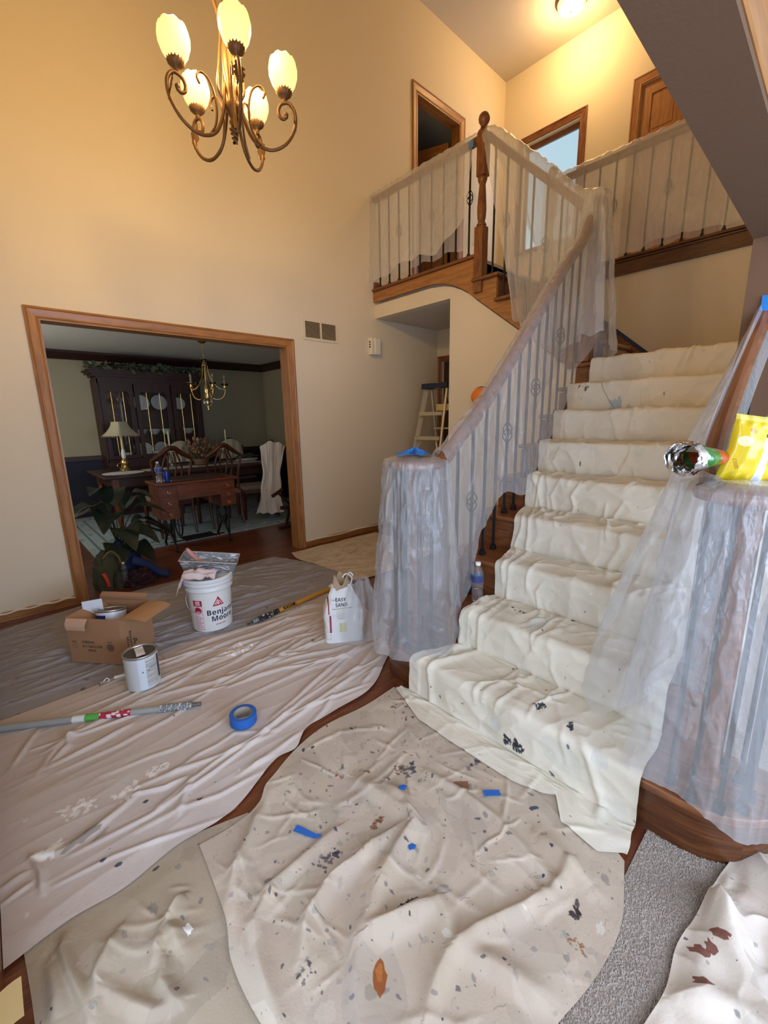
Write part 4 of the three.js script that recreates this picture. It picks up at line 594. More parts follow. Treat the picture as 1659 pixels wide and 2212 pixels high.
skirt('plastic_sheet', 'clear plastic skirt hanging round the volute at the foot of the stairs', { c: [1.60, 2.545], y0: 1.212, r0: 0.15, r1: 0.225, len: (a) => 0.99 - 0.08 * Math.max(0, Math.cos(a)), folds: 8, amp: 0.04, seed: 13, nu: 300 });
{ // wide sheet billowing from the right handrail over the stairs
  const top = linePath([[2.465, 1.835, 3.70], [2.25, 1.66, 3.695], [2.0, 1.465, 3.69], [1.75, 1.275, 3.695], [1.62, 1.222, 3.73], [1.47, 1.218, 3.80]]), bot = linePath([[2.43, 1.12, 3.585], [2.15, 0.80, 3.50], [1.9, 0.50, 3.44], [1.70, 0.29, 3.42], [1.60, 0.25, 3.50], [1.57, 0.36, 3.63], [1.55, 0.50, 3.74]]);
  const over = linePath([[2.465, 1.70, 3.76], [2.0, 1.32, 3.76], [1.72, 1.12, 3.80], [1.60, 1.10, 3.86], [1.50, 1.10, 3.90], [1.48, 1.10, 3.90]]);
  const g = grid(260, 170, (u, v) => {
    const t = top(u); let p; const cr = Math.pow(1 - Math.abs(n3(u * 9, v * 5, 6)) * 1.6, 3);
    if (v < 0.14) { const s = v / 0.14, o = over(u); p = o.lerp(t, Math.sin(s * 1.57)); p.y += 0.012 * s; }
    else { const s = (v - 0.14) / 0.86, b = bot(u); p = V(lerp(t.x, b.x, Math.pow(s, 0.9)), lerp(t.y, b.y, s), lerp(t.z, b.z, Math.pow(s, 0.7))); const f = Math.sin(u * 21 + 3 * n3(u * 3, s * 1.2, 2)) * 0.5 + Math.sin(u * 47 + 2 * n3(u * 5, s * 2, 8)) * 0.25; const k = s * (1.15 - s * 0.35); p.z -= k * (0.02 + 0.022 * f) + 0.004 * cr; p.x -= k * 0.018 * f + 0.003 * cr; }
    return p;
  }, (u, v) => [u * 1.3, v * 1.1]);
  tag(obj('plastic_sheet', g, M.film), 'wide clear plastic sheet flaring from the right handrail over the stairs', 'plastic sheet');
}
skirt('plastic_sheet', 'clear plastic bunched round the right volute down to the carpet', { c: [1.58, 3.86], y0: 1.212, r0: 0.15, r1: 0.19, len: (a) => 0.93 + 0.04 * Math.sin(a), folds: 7, amp: 0.065, seed: 17, nu: 320, nv: 120, a0: -Math.PI * 0.62 - Math.PI * 2 + 0.1, a1: -Math.PI * 0.62 - 0.45, push: (a) => 0.02 });
// ---------- things in the hall ----------
function printTex(w, h, draw) { const cv = document.createElement('canvas'); cv.width = w; cv.height = h; const c = cv.getContext('2d'); draw(c, w, h); const t = new THREE.CanvasTexture(cv); t.colorSpace = THREE.SRGBColorSpace; t.magFilter = THREE.LinearFilter; return t; }
const flatUV = (g, f) => { const p = g.attributes.position, uv = new Float32Array(p.count * 2); for (let i = 0; i < p.count; i++) uv.set(f(p.getX(i), p.getY(i), p.getZ(i)), 2 * i); g.setAttribute('uv', new THREE.BufferAttribute(uv, 2)); return g; };
function logoTri(c, x, y, s, col, bg) { c.fillStyle = col; c.beginPath(); c.moveTo(x, y - s); c.lineTo(x + s, y + s * 0.8); c.lineTo(x - s, y + s * 0.8); c.closePath(); c.fill(); c.strokeStyle = bg; c.lineWidth = s * 0.13; c.beginPath(); c.moveTo(x - s * 0.62, y + s * 0.6); c.lineTo(x - s * 0.1, y - s * 0.35); c.lineTo(x + s * 0.22, y + s * 0.6); c.moveTo(x - s * 0.32, y + s * 0.6); c.lineTo(x - s * 0.1, y + s * 0.15); c.lineTo(x + s * 0.05, y + s * 0.6); c.moveTo(x + s * 0.12, y - s * 0.2); c.lineTo(x + s * 0.3, y); c.lineTo(x + s * 0.62, y + s * 0.6); c.stroke(); }
{ // five gallon bucket
  const b = thing('paint_bucket', 'white five-gallon paint bucket with red warning panel on the cloth', 'bucket', [0.998, 0.012, 1.15]);
  const tex = printTex(2048, 700, (c, w, h) => {
    c.fillStyle = '#e9eae6'; c.fillRect(0, 0, w, h); const ux = (a) => ((-0.62 + a) / (2 * Math.PI) + 1) * w;
    for (const off of [0, -w]) { c.save(); c.translate(off, 0);
    const rx = ux(-0.62), rw = ux(-0.14) - rx, ry = 130; c.fillStyle = '#b3233f'; c.fillRect(rx, ry, rw, 100); c.fillStyle = '#f0dfe2'; c.fillRect(rx + rw * 0.24, ry + 16, rw * 0.55, 20); c.fillRect(rx + rw * 0.24, ry + 46, rw * 0.55, 18); c.fillRect(rx + rw * 0.24, ry + 74, rw * 0.6, 10); c.fillStyle = '#f0d8dc'; c.fillRect(rx + 4, ry + 108, rw - 8, 150); c.strokeStyle = '#b3233f'; c.lineWidth = 4; c.strokeRect(rx + 4, ry + 108, rw - 8, 400);
    c.fillStyle = '#b3233f'; c.beginPath(); c.ellipse(rx + rw * 0.5, ry + 180, rw * 0.38, 62, 0.3, 0, 7); c.fill(); c.strokeStyle = '#f4e6e8'; c.lineWidth = 7; for (let i = 0; i < 5; i++) { c.beginPath(); c.moveTo(rx + rw * (0.22 + 0.12 * i), ry + 240); c.lineTo(rx + rw * (0.38 + 0.08 * i), ry + 190); c.stroke(); }
    c.fillStyle = '#d59aa8'; for (let i = 0; i < 11; i++) c.fillRect(rx + 10, ry + 270 + i * 21, (rw - 20) * (0.6 + 0.4 * Math.abs(Math.sin(i * 2.3))), 12); c.fillStyle = '#a33a50'; c.fillRect(rx, ry + 518, rw * 1.05, 8);
    logoTri(c, ux(0.62), 175, 92, '#b3233f', '#f2e9e6'); c.fillStyle = '#1d2a4d'; c.font = 'bold 128px sans-serif'; c.textAlign = 'left'; c.fillText('Benjamin', ux(0.02), 400); c.fillText('Moore', ux(0.22), 515); c.fillStyle = '#a5524c'; for (const [dx, ww] of [[0, 34], [42, 52], [102, 70]]) c.fillRect(ux(0.42) + dx, 572, ww, 13);
    c.restore(); }
  });
  const body = lathe([[0, 0.004], [0.118, 0.004], [0.126, 0.0], [0.129, 0.006], [0.142, 0.285]], 64); flatUV(body, (x, y, z) => { let a = Math.atan2(x, z) / (2 * Math.PI); if (a < 0) a += 1; return [a, y / 0.285]; });
  { const g = body.toNonIndexed(), uv = g.attributes.uv; for (let i = 0; i < uv.count; i += 3) { const m = Math.max(uv.getX(i), uv.getX(i + 1), uv.getX(i + 2)); for (let k = 0; k < 3; k++) if (m - uv.getX(i + k) > 0.5) uv.setX(i + k, uv.getX(i + k) + 1); } tex.wrapS = THREE.RepeatWrapping; obj('body', g, std(0xffffff, 0.35, { map: tex }), b).userData.label = 'white plastic body printed with navy lettering'; }
  const wp = std(lin(0.80, 0.81, 0.79), 0.35);
  obj('collar', lathe([[0.142, 0.284], [0.153, 0.286], [0.155, 0.302], [0.146, 0.305], [0.147, 0.325], [0.158, 0.327], [0.159, 0.345], [0.150, 0.347]], 64), wp, b);
  obj('lid', lathe([[0.150, 0.347], [0.160, 0.349], [0.161, 0.372], [0.156, 0.378], [0.145, 0.378], [0.142, 0.368], [0, 0.366]], 64), wp, b);
  obj('handle', tube([[-0.155, 0.30, 0.03], [-0.175, 0.26, 0.05], [-0.172, 0.20, 0.075], [-0.14, 0.165, 0.11], [-0.125, 0.168, 0.115]], 0.0025, 24, 6), std(lin(0.35, 0.36, 0.38), 0.35, { metalness: 0.9 }), b);
}
const splatM = (base, seed) => std(0xffffff, 0.5, { metalness: 0.25, map: printTex(256, 256, (c, w, h) => { const R = rng(seed); c.fillStyle = base; c.fillRect(0, 0, w, h); for (let i = 0; i < 120; i++) { c.fillStyle = ['#e9edee', '#d5dde0', '#b09b77', '#8d9096', '#f0f2f2', '#6d727a'][Math.floor(R() * 6)]; c.globalAlpha = 0.5 + 0.5 * R(); c.beginPath(); c.ellipse(R() * w, R() * h, 3 + R() * 20, 3 + R() * 12, R() * 3, 0, 7); c.fill(); } }) });
{ // mud pan with brush and rag on the bucket
  const t = thing('paint_pan', 'metal paint pan splashed with white paint on top of the bucket', 'pan', [1.03, 0.395, 1.11], -0.55);
  const L0 = 0.155, W0 = 0.05, L1 = 0.185, W1 = 0.085, H = 0.095, q = (x, y, z) => [x, y, z];
  const wall = (a, b, c, d) => { const g = grid(6, 4, (u, v) => { const p = [0, 1, 2].map((k) => lerp(lerp(a[k], b[k], u), lerp(d[k], c[k], u), v)); return V(...p); }, (u, v) => [u, v]); return g; };
  const B = [q(-L0, 0, -W0), q(L0, 0, -W0), q(L0, 0, W0), q(-L0, 0, W0)], Tp = [q(-L1, H, -W1), q(L1, H, -W1), q(L1, H, W1), q(-L1, H, W1)], mm = splatM('#878c93', 5);
  for (let k = 0; k < 4; k++) obj('side', wall(B[k], B[(k + 1) % 4], Tp[(k + 1) % 4], Tp[k]), mm, t);
  obj('bottom', wall(B[0], B[1], B[2], B[3]), mm, t);
  obj('rim', Tp.map((p, k) => rod(p, Tp[(k + 1) % 4], 0.0032, 6)), std(lin(0.6, 0.62, 0.63), 0.4, { metalness: 0.6 }), t);
  t.rotation.z = -0.08; t.rotation.x = 0.12;
  const br = thing('paint_brush', 'paint brush with red-splashed wooden handle resting in the pan', 'brush', [0.985, 0.44, 1.10], 0.3); br.rotation.z = 0.62; br.rotation.x = -0.2;
  obj('handle', vtube([[0, 0.05, 0], [0, 0.09, 0], [0, 0.13, 0.002], [0, 0.165, 0.004]], (s) => 0.010 + 0.006 * Math.sin(s * 3.1) , 14, 8), std(lin(0.66, 0.30, 0.24), 0.5), br);
  obj('ferrule', rbox(0.045, 0.045, 0.018, 0.004, 0, 0.03, 0), std(lin(0.62, 0.42, 0.18), 0.45, { metalness: 0.5 }), br);
  obj('bristles', rbox(0.042, 0.05, 0.014, 0.004, 0, -0.015, 0), std(lin(0.55, 0.38, 0.18), 0.9), br);
  const rag = grid(46, 40, (u, v) => { const x = (u - 0.5) * 0.24, z = (v - 0.5) * 0.17, r = Math.hypot(x / 0.12, z / 0.085); return V(x, 0.012 + 0.045 * Math.exp(-r * r * 1.2) + 0.024 * Math.pow(1 - Math.abs(n3(x * 14, z * 16, 3)) * 1.7, 2) - (u < 0.16 ? (0.16 - u) * 0.55 : 0), z); });
  const r = obj('rag', rag, std(lin(0.72, 0.62, 0.64), 0.95)); r.position.set(0.90, 0.388, 1.225); r.rotation.y = -0.5; tag(r, 'crumpled pale pink rag hanging over the bucket rim', 'rag');
}
{ // cardboard box of paint
  const ang = Math.atan2(-0.268, 0.221), b = thing('cardboard_box', 'open brown cardboard carton with a paint tin inside', 'box', [0.196, 0.012, 1.036], ang);
  const W = 0.345, D = 0.27, H = 0.285, base = '#a97f5c';
  const kraft = (draw, w = 512, h = 420) => std(0xffffff, 0.85, { map: printTex(w, h, (c, ww, hh) => { c.fillStyle = base; c.fillRect(0, 0, ww, hh); const R = rng(4); for (let i = 0; i < 500; i++) { c.globalAlpha = 0.06; c.fillStyle = R() < 0.5 ? '#8b6444' : '#c09a76'; c.fillRect(R() * ww, R() * hh, 20 + R() * 60, 1.5); } c.globalAlpha = 1; draw?.(c, ww, hh); }) });
  const plain = kraft(), front = kraft((c, w, h) => { c.fillStyle = '#2c221b'; c.font = 'bold 34px sans-serif'; c.fillText('3785mL', 130, 232); c.fillText('4-1 GALLON', 130, 272); c.font = 'bold 28px sans-serif'; c.fillText('00836', 180, 308); c.lineWidth = 3; c.strokeStyle = '#4a3a2d'; c.beginPath(); c.arc(400, 262, 36, 0, 7); c.stroke(); c.globalAlpha = 0.55; c.beginPath(); c.arc(400, 262, 31, 0, 7); c.fillStyle = '#4a3a2d'; c.fill(); c.globalAlpha = 1; c.fillRect(372, 208, 52, 6); c.fillRect(34, 212, 44, 5); c.fillRect(30, 224, 50, 5); c.beginPath(); c.ellipse(58, 262, 24, 14, 0, 0, 7); c.stroke(); });
  const side = kraft((c, w, h) => { c.save(); c.translate(120, 150); c.rotate(Math.PI / 2); c.fillStyle = '#241c16'; c.font = 'bold 46px sans-serif'; c.fillText('Benjamin', 0, 0); c.fillText('Moore', 40, 48); logoTri(c, 120, -80, 34, '#241c16', base); c.restore(); });
  const sheet = (name, x0, x1, y0, y1, z, ry, m, px) => { const g = cbox(x1 - x0, y1 - y0, 0.005, 0, 0, 0); flatUV(g, (x, y) => [(x + (x1 - x0) / 2) / (x1 - x0), (y + (y1 - y0) / 2) / (y1 - y0)]); const o = obj(name, g, m, b); o.position.set(...px); o.rotation.y = ry; return o; };
  // local: x along the front edge, front face looks towards +z
  sheet('side', 0, W, 0, H, 0, 0, front, [W / 2, H / 2, 0]).userData.label = 'carton face printed 3785mL 4-1 GALLON';
  sheet('side', 0, D, 0, H, 0, Math.PI / 2, side, [W, H / 2, -D / 2]); sheet('side', 0, D, 0, H, 0, -Math.PI / 2, plain, [0, H / 2, -D / 2]); sheet('side', 0, W, 0, H, 0, Math.PI, plain, [W / 2, H / 2, -D]);
  obj('bottom', cbox(W, 0.005, D, W / 2, 0.004, -D / 2), plain, b);
  const flap = (name, w, d, m) => { const g = grid(10, 8, (u, v) => V((u - 0.5) * w * (1 - 0.1 * v), 0.012 * Math.sin(v * 3), v * d)); return obj(name, g, m, b); };
  const f1 = flap('flap', D, 0.16, std(lin(0.48, 0.27, 0.13), 0.85)); f1.position.set(W, H, -D / 2); f1.rotation.set(0.08, Math.PI / 2, 0, 'YXZ');
  const f2 = flap('flap', D, 0.12, plain); f2.position.set(0, H, -D / 2); f2.rotation.set(0.75, Math.PI / 2, 0, 'YXZ');
  const f3 = flap('flap', W, 0.05, plain); f3.position.set(W / 2, H, -D); f3.rotation.set(-1.35, Math.PI, 0, 'YXZ');
  const f4 = flap('flap', W * 0.4, 0.07, std(lin(0.62, 0.40, 0.28), 0.85)); f4.position.set(W * 0.24, H, 0.004); f4.rotation.set(1.3, 0, 0, 'YXZ');
}
function paintCan(name, label, pos, turn, wrap, withPaper) {
  const b = thing(name, label, 'paint can', pos, turn); const steel = std(lin(0.50, 0.51, 0.52), 0.32, { metalness: 0.9 });
  const g = lathe([[0, 0.003], [0.08, 0.003], [0.083, 0.0], [0.084, 0.006], [0.082, 0.01], [0.082, 0.182]], 48).toNonIndexed(); flatUV(g, (x, y, z) => { let a = Math.atan2(x, z) / (2 * Math.PI); if (a < 0) a += 1; return [a, y / 0.182]; });
  const uv = g.attributes.uv; for (let i = 0; i < uv.count; i += 3) { const m = Math.max(uv.getX(i), uv.getX(i + 1), uv.getX(i + 2)); for (let k = 0; k < 3; k++) if (m - uv.getX(i + k) > 0.5) uv.setX(i + k, uv.getX(i + k) + 1); }
  wrap.wrapS = THREE.RepeatWrapping; obj('body', g, std(0xffffff, 0.35, { map: wrap, metalness: 0.1 }), b);
  obj('rim', lathe([[0.082, 0.18], [0.085, 0.184], [0.086, 0.19], [0.083, 0.194], [0.074, 0.192], [0.073, 0.184]], 48), steel, b);
  obj('lid', lathe([[0.073, 0.184], [0.068, 0.181], [0.066, 0.186], [0.06, 0.183], [0, 0.183]], 48), std(lin(0.16, 0.16, 0.15), 0.35, { metalness: 0.7 }), b);
  if (withPaper) { const p = grid(10, 4, (u, v) => V((u - 0.5) * 0.115, 0.19 + 0.004 * Math.sin(u * 5 + v), (v - 0.5) * 0.042)); const o = obj('paper_tag', p, std(lin(0.80, 0.76, 0.80), 0.8), b); o.rotation.y = 0.9; o.userData.label = 'pale folded paper tag'; }
  obj('handle_ear', move(new THREE.SphereGeometry(0.012, 10, 8).scale(0.5, 1, 1), 0.084, 0.15, 0), steel, b);
  obj('handle', tube([[0.088, 0.15, 0], [0.10, 0.13, 0.02], [0.096, 0.11, 0.05], [0.08, 0.105, 0.075]], 0.002, 16, 5), steel, b);
  return b;
}
paintCan('paint_can', 'gallon paint can with pale label and dark lid on the cloth', [0.446, 0.016, 1.588], 0.55, printTex(1024, 256, (c, w, h) => { c.fillStyle = '#cfd5d6'; c.fillRect(0, 0, w, h); const blk = (a, b, y0, y1, col) => { c.fillStyle = col; c.fillRect(((a / 6.283) + 1) % 1 * w, y0 * h, (b - a) / 6.283 * w, (y1 - y0) * h); }; blk(5.3, 5.75, 0, 1, '#d9e4ee'); blk(5.75, 6.28, 0.1, 0.9, '#b5b6b3'); blk(0, 0.28, 0.1, 0.9, '#bbbab4'); blk(0.30, 0.62, 0.06, 0.80, '#1f2748'); blk(0.27, 0.30, 0.04, 0.84, '#e4e6ea'); c.fillStyle = '#e2e3e0'; for (let i = 1; i < 6; i++) c.fillRect(0.9 * w, h * i / 6, w * 0.1, 5); c.fillStyle = '#33363c'; c.beginPath(); c.arc(0.885 * w, h * 0.42, 6, 0, 7); c.fill(); c.fillRect(0.935 * w, h * 0.4, 14, 6); c.fillStyle = '#8f918f'; c.fillRect(0, h * 0.32, w * 0.045, 9); c.fillRect(0.95 * w, h * 0.32, w * 0.05, 9); }), true);
paintCan('paint_can', 'white and blue paint can inside the cardboard carton', [0.40, 0.10, 1.09], 2.2, printTex(512, 128, (c, w, h) => { c.fillStyle = '#e8ecf0'; c.fillRect(0, 0, w, h); c.fillStyle = '#20357e'; c.fillRect(w * 0.1, h * 0.1, w * 0.5, h * 0.7); }), false).rotation.set(-0.5, 2.0, 0.35);
{ // invoice card in the carton
  const card = obj('paper_label', cbox(0.11, 0.085, 0.001), std(0xffffff, 0.7, { map: printTex(256, 200, (c, w, h) => { c.fillStyle = '#dfeaf5'; c.fillRect(0, 0, w, h); c.fillStyle = '#5a6b84'; for (let i = 0; i < 3; i++) c.fillRect(20, 24 + i * 22, 120, 8); c.fillStyle = '#22304e'; c.fillRect(20, 110, 150, 16); c.fillRect(180, 70, 50, 18); }) }));
  card.position.set(0.345, 0.30, 0.985); card.rotation.set(-0.15, -0.45, 0); tag(card, 'pale blue printed label card sticking out of the carton', 'label');
}
{ // blue masking tape roll
  const t = thing('tape_roll', 'roll of blue masking tape lying on the pale cloth', 'tape', [0.70, 0.016, 2.262]);
  obj('tape', lathe([[0.0425, 0], [0.059, 0], [0.061, 0.002], [0.061, 0.046], [0.059, 0.048], [0.0425, 0.048]], 48), M.bluetape, t);
  obj('core', lathe([[0.0425, 0], [0.0425, 0.048], [0.039, 0.048], [0.039, 0], [0.0425, 0]], 48), std(lin(0.35, 0.30, 0.24), 0.9), t);
  t.rotation.x = 0.05;
}
function scrap(x, z, w, d, turn, label, pts) { const s = prism(pts, 0.0008); s.rotateX(-Math.PI / 2); const p = s.attributes.position; for (let i = 0; i < p.count; i++) p.setY(i, p.getY(i) + 0.004 * Math.sin(p.getX(i) * 40) ** 2); s.computeVertexNormals(); const o = obj('tape_scrap', s, M.bluetape); o.position.set(x, 0.012 + clothBHeight(x, z) + 0.004, z); o.rotation.y = turn; return tag(o, label, 'tape scrap'); }
scrap(0.606, 2.953, 0, 0, -1.15, 'long torn blue tape scrap with a hooked end on the stained cloth', [[-0.05, -0.013], [0.03, -0.009], [0.05, 0.004], [0.045, 0.014], [0.03, 0.008], [-0.05, 0.013]]);
scrap(1.196, 3.30, 0, 0, -0.75, 'rectangular blue tape scrap on the stained cloth', [[-0.032, -0.013], [0.032, -0.012], [0.031, 0.013], [-0.031, 0.013]]);
scrap(0.958, 3.064, 0, 0, -0.6, 'small crumpled blue tape scrap between the other scraps', [[-0.017, -0.01], [0.008, -0.013], [0.018, 0.002], [0.006, 0.013], [-0.012, 0.011]]);
scrap(0.827, 3.237, 0, 0, -0.5, 'tiny rounded blue tape scrap beside a dark fold', [[-0.014, -0.009], [0.006, -0.01], [0.014, 0.0], [0.004, 0.01], [-0.012, 0.007]]);
// extension poles
function pole(name, label, a, b, r, segs) { const t = thing(name, label, 'pole'); const A = V(...a), B = V(...b); for (const [n, s0, s1, rr, m] of segs) obj(n, rod(A.clone().lerp(B, s0), A.clone().lerp(B, s1), rr, 16), m, t); return t; }
const greyPole = std(lin(0.36, 0.38, 0.37), 0.55, { metalness: 0.2 }), dirtyGrey = splatM('#7d8488', 9), blackSpl = splatM('#23252a', 11);
pole('extension_pole', 'grey painted extension pole with green and red label', [-0.16, 0.027, 1.513], [0.598, 0.027, 2.005], 0.015, [['tube', 0, 0.845, 0.0155, greyPole], ['sticker', 0.36, 0.42, 0.0162, std(lin(0.72, 0.75, 0.72), 0.5)], ['sticker', 0.42, 0.49, 0.0162, std(lin(0.10, 0.42, 0.08), 0.5)], ['sticker', 0.49, 0.645, 0.0162, std(0xffffff, 0.5, { map: printTex(128, 64, (c, w, h) => { c.fillStyle = '#b02a45'; c.fillRect(0, 0, w, h); c.fillStyle = '#e7dfe0'; const R = rng(3); for (let i = 0; i < 30; i++) c.fillRect(R() * w, R() * h, 4 + R() * 14, 3 + R() * 6); }) })], ['collar', 0.79, 0.845, 0.019, dirtyGrey], ['collar', 0.845, 0.885, 0.0165, dirtyGrey], ['collar', 0.885, 0.955, 0.0185, dirtyGrey], ['tip', 0.955, 1.0, 0.0095, std(lin(0.16, 0.17, 0.18), 0.4, { metalness: 0.6 })]]);
{
  const lock = std(0xffffff, 0.45, { map: printTex(256, 128, (c, w, h) => { c.fillStyle = '#c98a1e'; c.fillRect(0, 0, w, h); c.fillStyle = '#17181a'; c.fillRect(0, 18, w, 92); c.save(); c.translate(w / 2, h / 2); c.rotate(Math.PI / 2); c.restore(); }) });
  const A = V(1.15, 0.03, 1.367), B = V(2.02, 0.03, 1.247), t = pole('extension_pole', 'yellow extension pole with splashed black grip on the cloth edge', A.toArray(), B.toArray(), 0.016, [['tip', 0, 0.05, 0.008, blackSpl], ['tip', 0.05, 0.10, 0.013, dirtyGrey], ['grip', 0.10, 0.30, 0.0195, blackSpl], ['tube', 0.30, 1.0, 0.0165, std(lin(0.62, 0.32, 0.035), 0.45)], ['band', 0.475, 0.485, 0.0169, std(lin(0.5, 0.08, 0.03), 0.5)]]);
  // black label with upside-down lettering along the tube
  const g = grid(24, 6, (u, v) => { const p = A.clone().lerp(B, lerp(0.345, 0.47, u)), a = lerp(0.15, 1.5, v); return V(p.x + Math.sin(a) * 0.0173 * 0.138, p.y + Math.cos(a) * 0.0173, p.z + Math.sin(a) * 0.0173 * 0.99); }, (u, v) => [1 - u, v]);
  obj('sticker', g, std(0xffffff, 0.45, { map: printTex(256, 96, (c, w, h) => { c.fillStyle = '#16171a'; c.fillRect(0, 0, w, h); c.fillStyle = '#d9a02c'; c.font = 'bold 74px sans-serif'; c.textAlign = 'center'; c.fillText('LOCK', w * 0.55, 76); }) }), t).userData.label = 'black sticker lettered LOCK upside down';
  const w = []; const R = rng(6); for (let i = 0; i < 9; i++) w.push(move(new THREE.SphereGeometry(0.007 + R() * 0.006, 6, 5), 1.93 + R() * 0.08, 0.045 + R() * 0.01, 1.262 + (R() - 0.5) * 0.02)); obj('paint_lump', w, M.white, t).userData.label = 'lumps of dried white paint';
}
{ // roller frame lying by the can
  const r = thing('roller_frame', 'small steel roller frame lying between carton and paint can', 'tool'); const st = std(lin(0.55, 0.56, 0.58), 0.3, { metalness: 0.8 });
  obj('handle', rod([0.42, 0.035, 1.475], [0.335, 0.03, 1.44], 0.009, 10), M.white, r); obj('rod', tube([[0.335, 0.03, 1.44], [0.30, 0.028, 1.45], [0.27, 0.028, 1.437], [0.262, 0.028, 1.46]], 0.004, 20, 6), st, r); obj('clip', tube([[0.31, 0.032, 1.45], [0.30, 0.045, 1.445], [0.28, 0.035, 1.45]], 0.003, 10, 5), st, r);
}
{ // bag of joint compound in a clear plastic bag
  const b = thing('compound_bag', 'white paper bag of joint compound with red stripe by the volute', 'bag', [1.535, 0.012, 1.965], -0.55);
  const tex = printTex(512, 640, (c, w, h) => { c.fillStyle = '#e7e8e6'; c.fillRect(0, 0, w, h); c.fillStyle = '#232a3c'; c.font = 'bold 58px sans-serif'; c.fillText('EASY', 150, 150); c.fillText('SAND', 150, 208); c.fillStyle = '#b9b9a8'; c.fillRect(110, 225, 250, 12); c.fillStyle = '#c8c8ba'; for (let i = 0; i < 8; i++) c.fillRect(160, 250 + i * 14, 110, 6); c.fillStyle = '#9c2f4c'; c.fillRect(70, 300, 22, 210); c.fillRect(60, 130, 14, 160); c.fillStyle = '#d9d49a'; c.fillRect(190, 400, 90, 110); c.fillStyle = '#8b93a0'; c.fillRect(185, 350, 70, 5); c.fillStyle = '#9aa4b4'; c.strokeRect(20, 500, 60, 90); });
  const N = 48, g = grid(N, 40, (u, v) => { const a = (u - 0.25) * 2 * Math.PI, sq = (x) => Math.sign(x) * Math.pow(Math.abs(x), 0.45), y = v * 0.36, taper = v < 0.55 ? 1 : 1 - 0.55 * Math.pow((v - 0.55) / 0.45, 1.3), wr = 0.008 * n3(u * 14, v * 7, 2) * (0.3 + v * 1.6); return V(sq(Math.cos(a)) * (0.125 * taper + wr), y + (v > 0.8 ? 0.02 * Math.sin(u * 19) : 0), sq(Math.sin(a)) * (0.062 * lerp(1, taper, 0.9) + wr)); }, (u, v, p) => [0.5 + p.x / 0.26, p.y / 0.36]);
  obj('paper_body', g, std(0xffffff, 0.7, { map: tex }), b);
  obj('bottom', cbox(0.23, 0.004, 0.11, 0, 0.003, 0), M.white, b);
  obj('torn_top', grid(24, 8, (u, v) => { const a = u * 6.283; return V(Math.cos(a) * (0.06 - 0.015 * v) - 0.01, 0.34 + v * 0.07 * (1 + 0.5 * Math.sin(a * 3)), Math.sin(a) * (0.03 + 0.01 * v)); }), std(lin(0.5, 0.36, 0.22), 0.85), b).userData.label = 'torn brown paper lining at the top';
  const ex = []; for (const [x, z, s] of [[0.02, 0.0, 1], [0.05, 0.02, -1]]) ex.push(tube([[x, 0.37, z], [x + 0.01, 0.42, z], [x + 0.03 * s, 0.45, z + 0.01], [x + 0.05 * s, 0.43, z + 0.02]], 0.005, 14, 6)); obj('twist_tie', ex, M.white, b);
  // clear bag pulled over it towards the volute
  const film = grid(60, 44, (u, v) => { const a = lerp(-2.3, 2.1, u), y = lerp(0.01, 0.40, v), r = 0.17 - 0.09 * v * v + 0.018 * Math.sin(a * 9 + v * 5) + 0.014 * n3(a * 2, v * 6, 9); return V(0.07 + Math.cos(a) * r * 1.05, y + 0.01 * Math.sin(a * 7), Math.sin(a) * r * 0.75); }, (u, v) => [u, v * 0.5]);
  const f = obj('plastic_bag', film, M.film); f.position.copy(b.position); f.rotation.y = -0.55; tag(f, 'clear plastic bag crumpled round the white paper bag', 'plastic bag');
}
function waterBottle(name, label, pos, turn, labelCol, s = 1) {
  const b = thing(name, label, 'bottle', pos, turn); b.scale.setScalar(s);
  const pts = [[0, 0.004], [0.022, 0.0], [0.031, 0.006], [0.032, 0.02]]; for (let i = 0; i < 6; i++) pts.push([0.030, 0.03 + i * 0.014], [0.0325, 0.037 + i * 0.014]); pts.push([0.0325, 0.118], [0.0325, 0.155], [0.031, 0.165], [0.022, 0.19], [0.013, 0.205], [0.0125, 0.212]);
  obj('body', lathe(pts, 28), phy({ color: 0xffffff, roughness: 0.06, transmission: 0.95, thickness: 0, ior: 1.4 }), b);
  obj('water', lathe([[0, 0.004], [0.029, 0.006], [0.029, 0.07], [0.0, 0.07]], 24), phy({ color: 0xffffff, roughness: 0.0, transmission: 1, thickness: 0.05, ior: 1.33 }), b);
  obj('wrapper', lathe([[0.0332, 0.118], [0.0334, 0.12], [0.0334, 0.152], [0.0332, 0.154]], 28), std(labelCol, 0.4), b).userData.label = 'blue printed wrapper';
  obj('cap', lathe([[0.0, 0.229], [0.012, 0.229], [0.0145, 0.226], [0.0145, 0.212], [0.0125, 0.21]], 20), M.white, b);
  return b;
}
waterBottle('water_bottle', 'clear water bottle with navy wrapper standing on a stair tread', [1.875, RISE * 2, 2.748], 0, lin(0.03, 0.05, 0.17));
{ // blue glove or rag on the volute
  const g = grid(60, 40, (u, v) => { const a = u * 6.283, r = v; const R = 0.068 + 0.03 * Math.sin(a * 3 + 1) + 0.02 * Math.sin(a * 5); return V(Math.cos(a) * R * r * 1.35, 0.002 + 0.02 * Math.pow(1 - r, 0.8) * (1 + 0.7 * Math.sin(a * 4 + r * 3)) + 0.006 * Math.pow(1 - Math.abs(n3(u * 11, v * 5, 4)) * 1.6, 2), Math.sin(a) * R * r); });
  const o = obj('blue_rag', g, std(lin(0.015, 0.17, 0.55), 0.55)); o.position.set(1.615, 1.222, 2.52); o.rotation.y = 0.75; tag(o, 'crumpled bright blue rag on the left volute', 'rag');
}
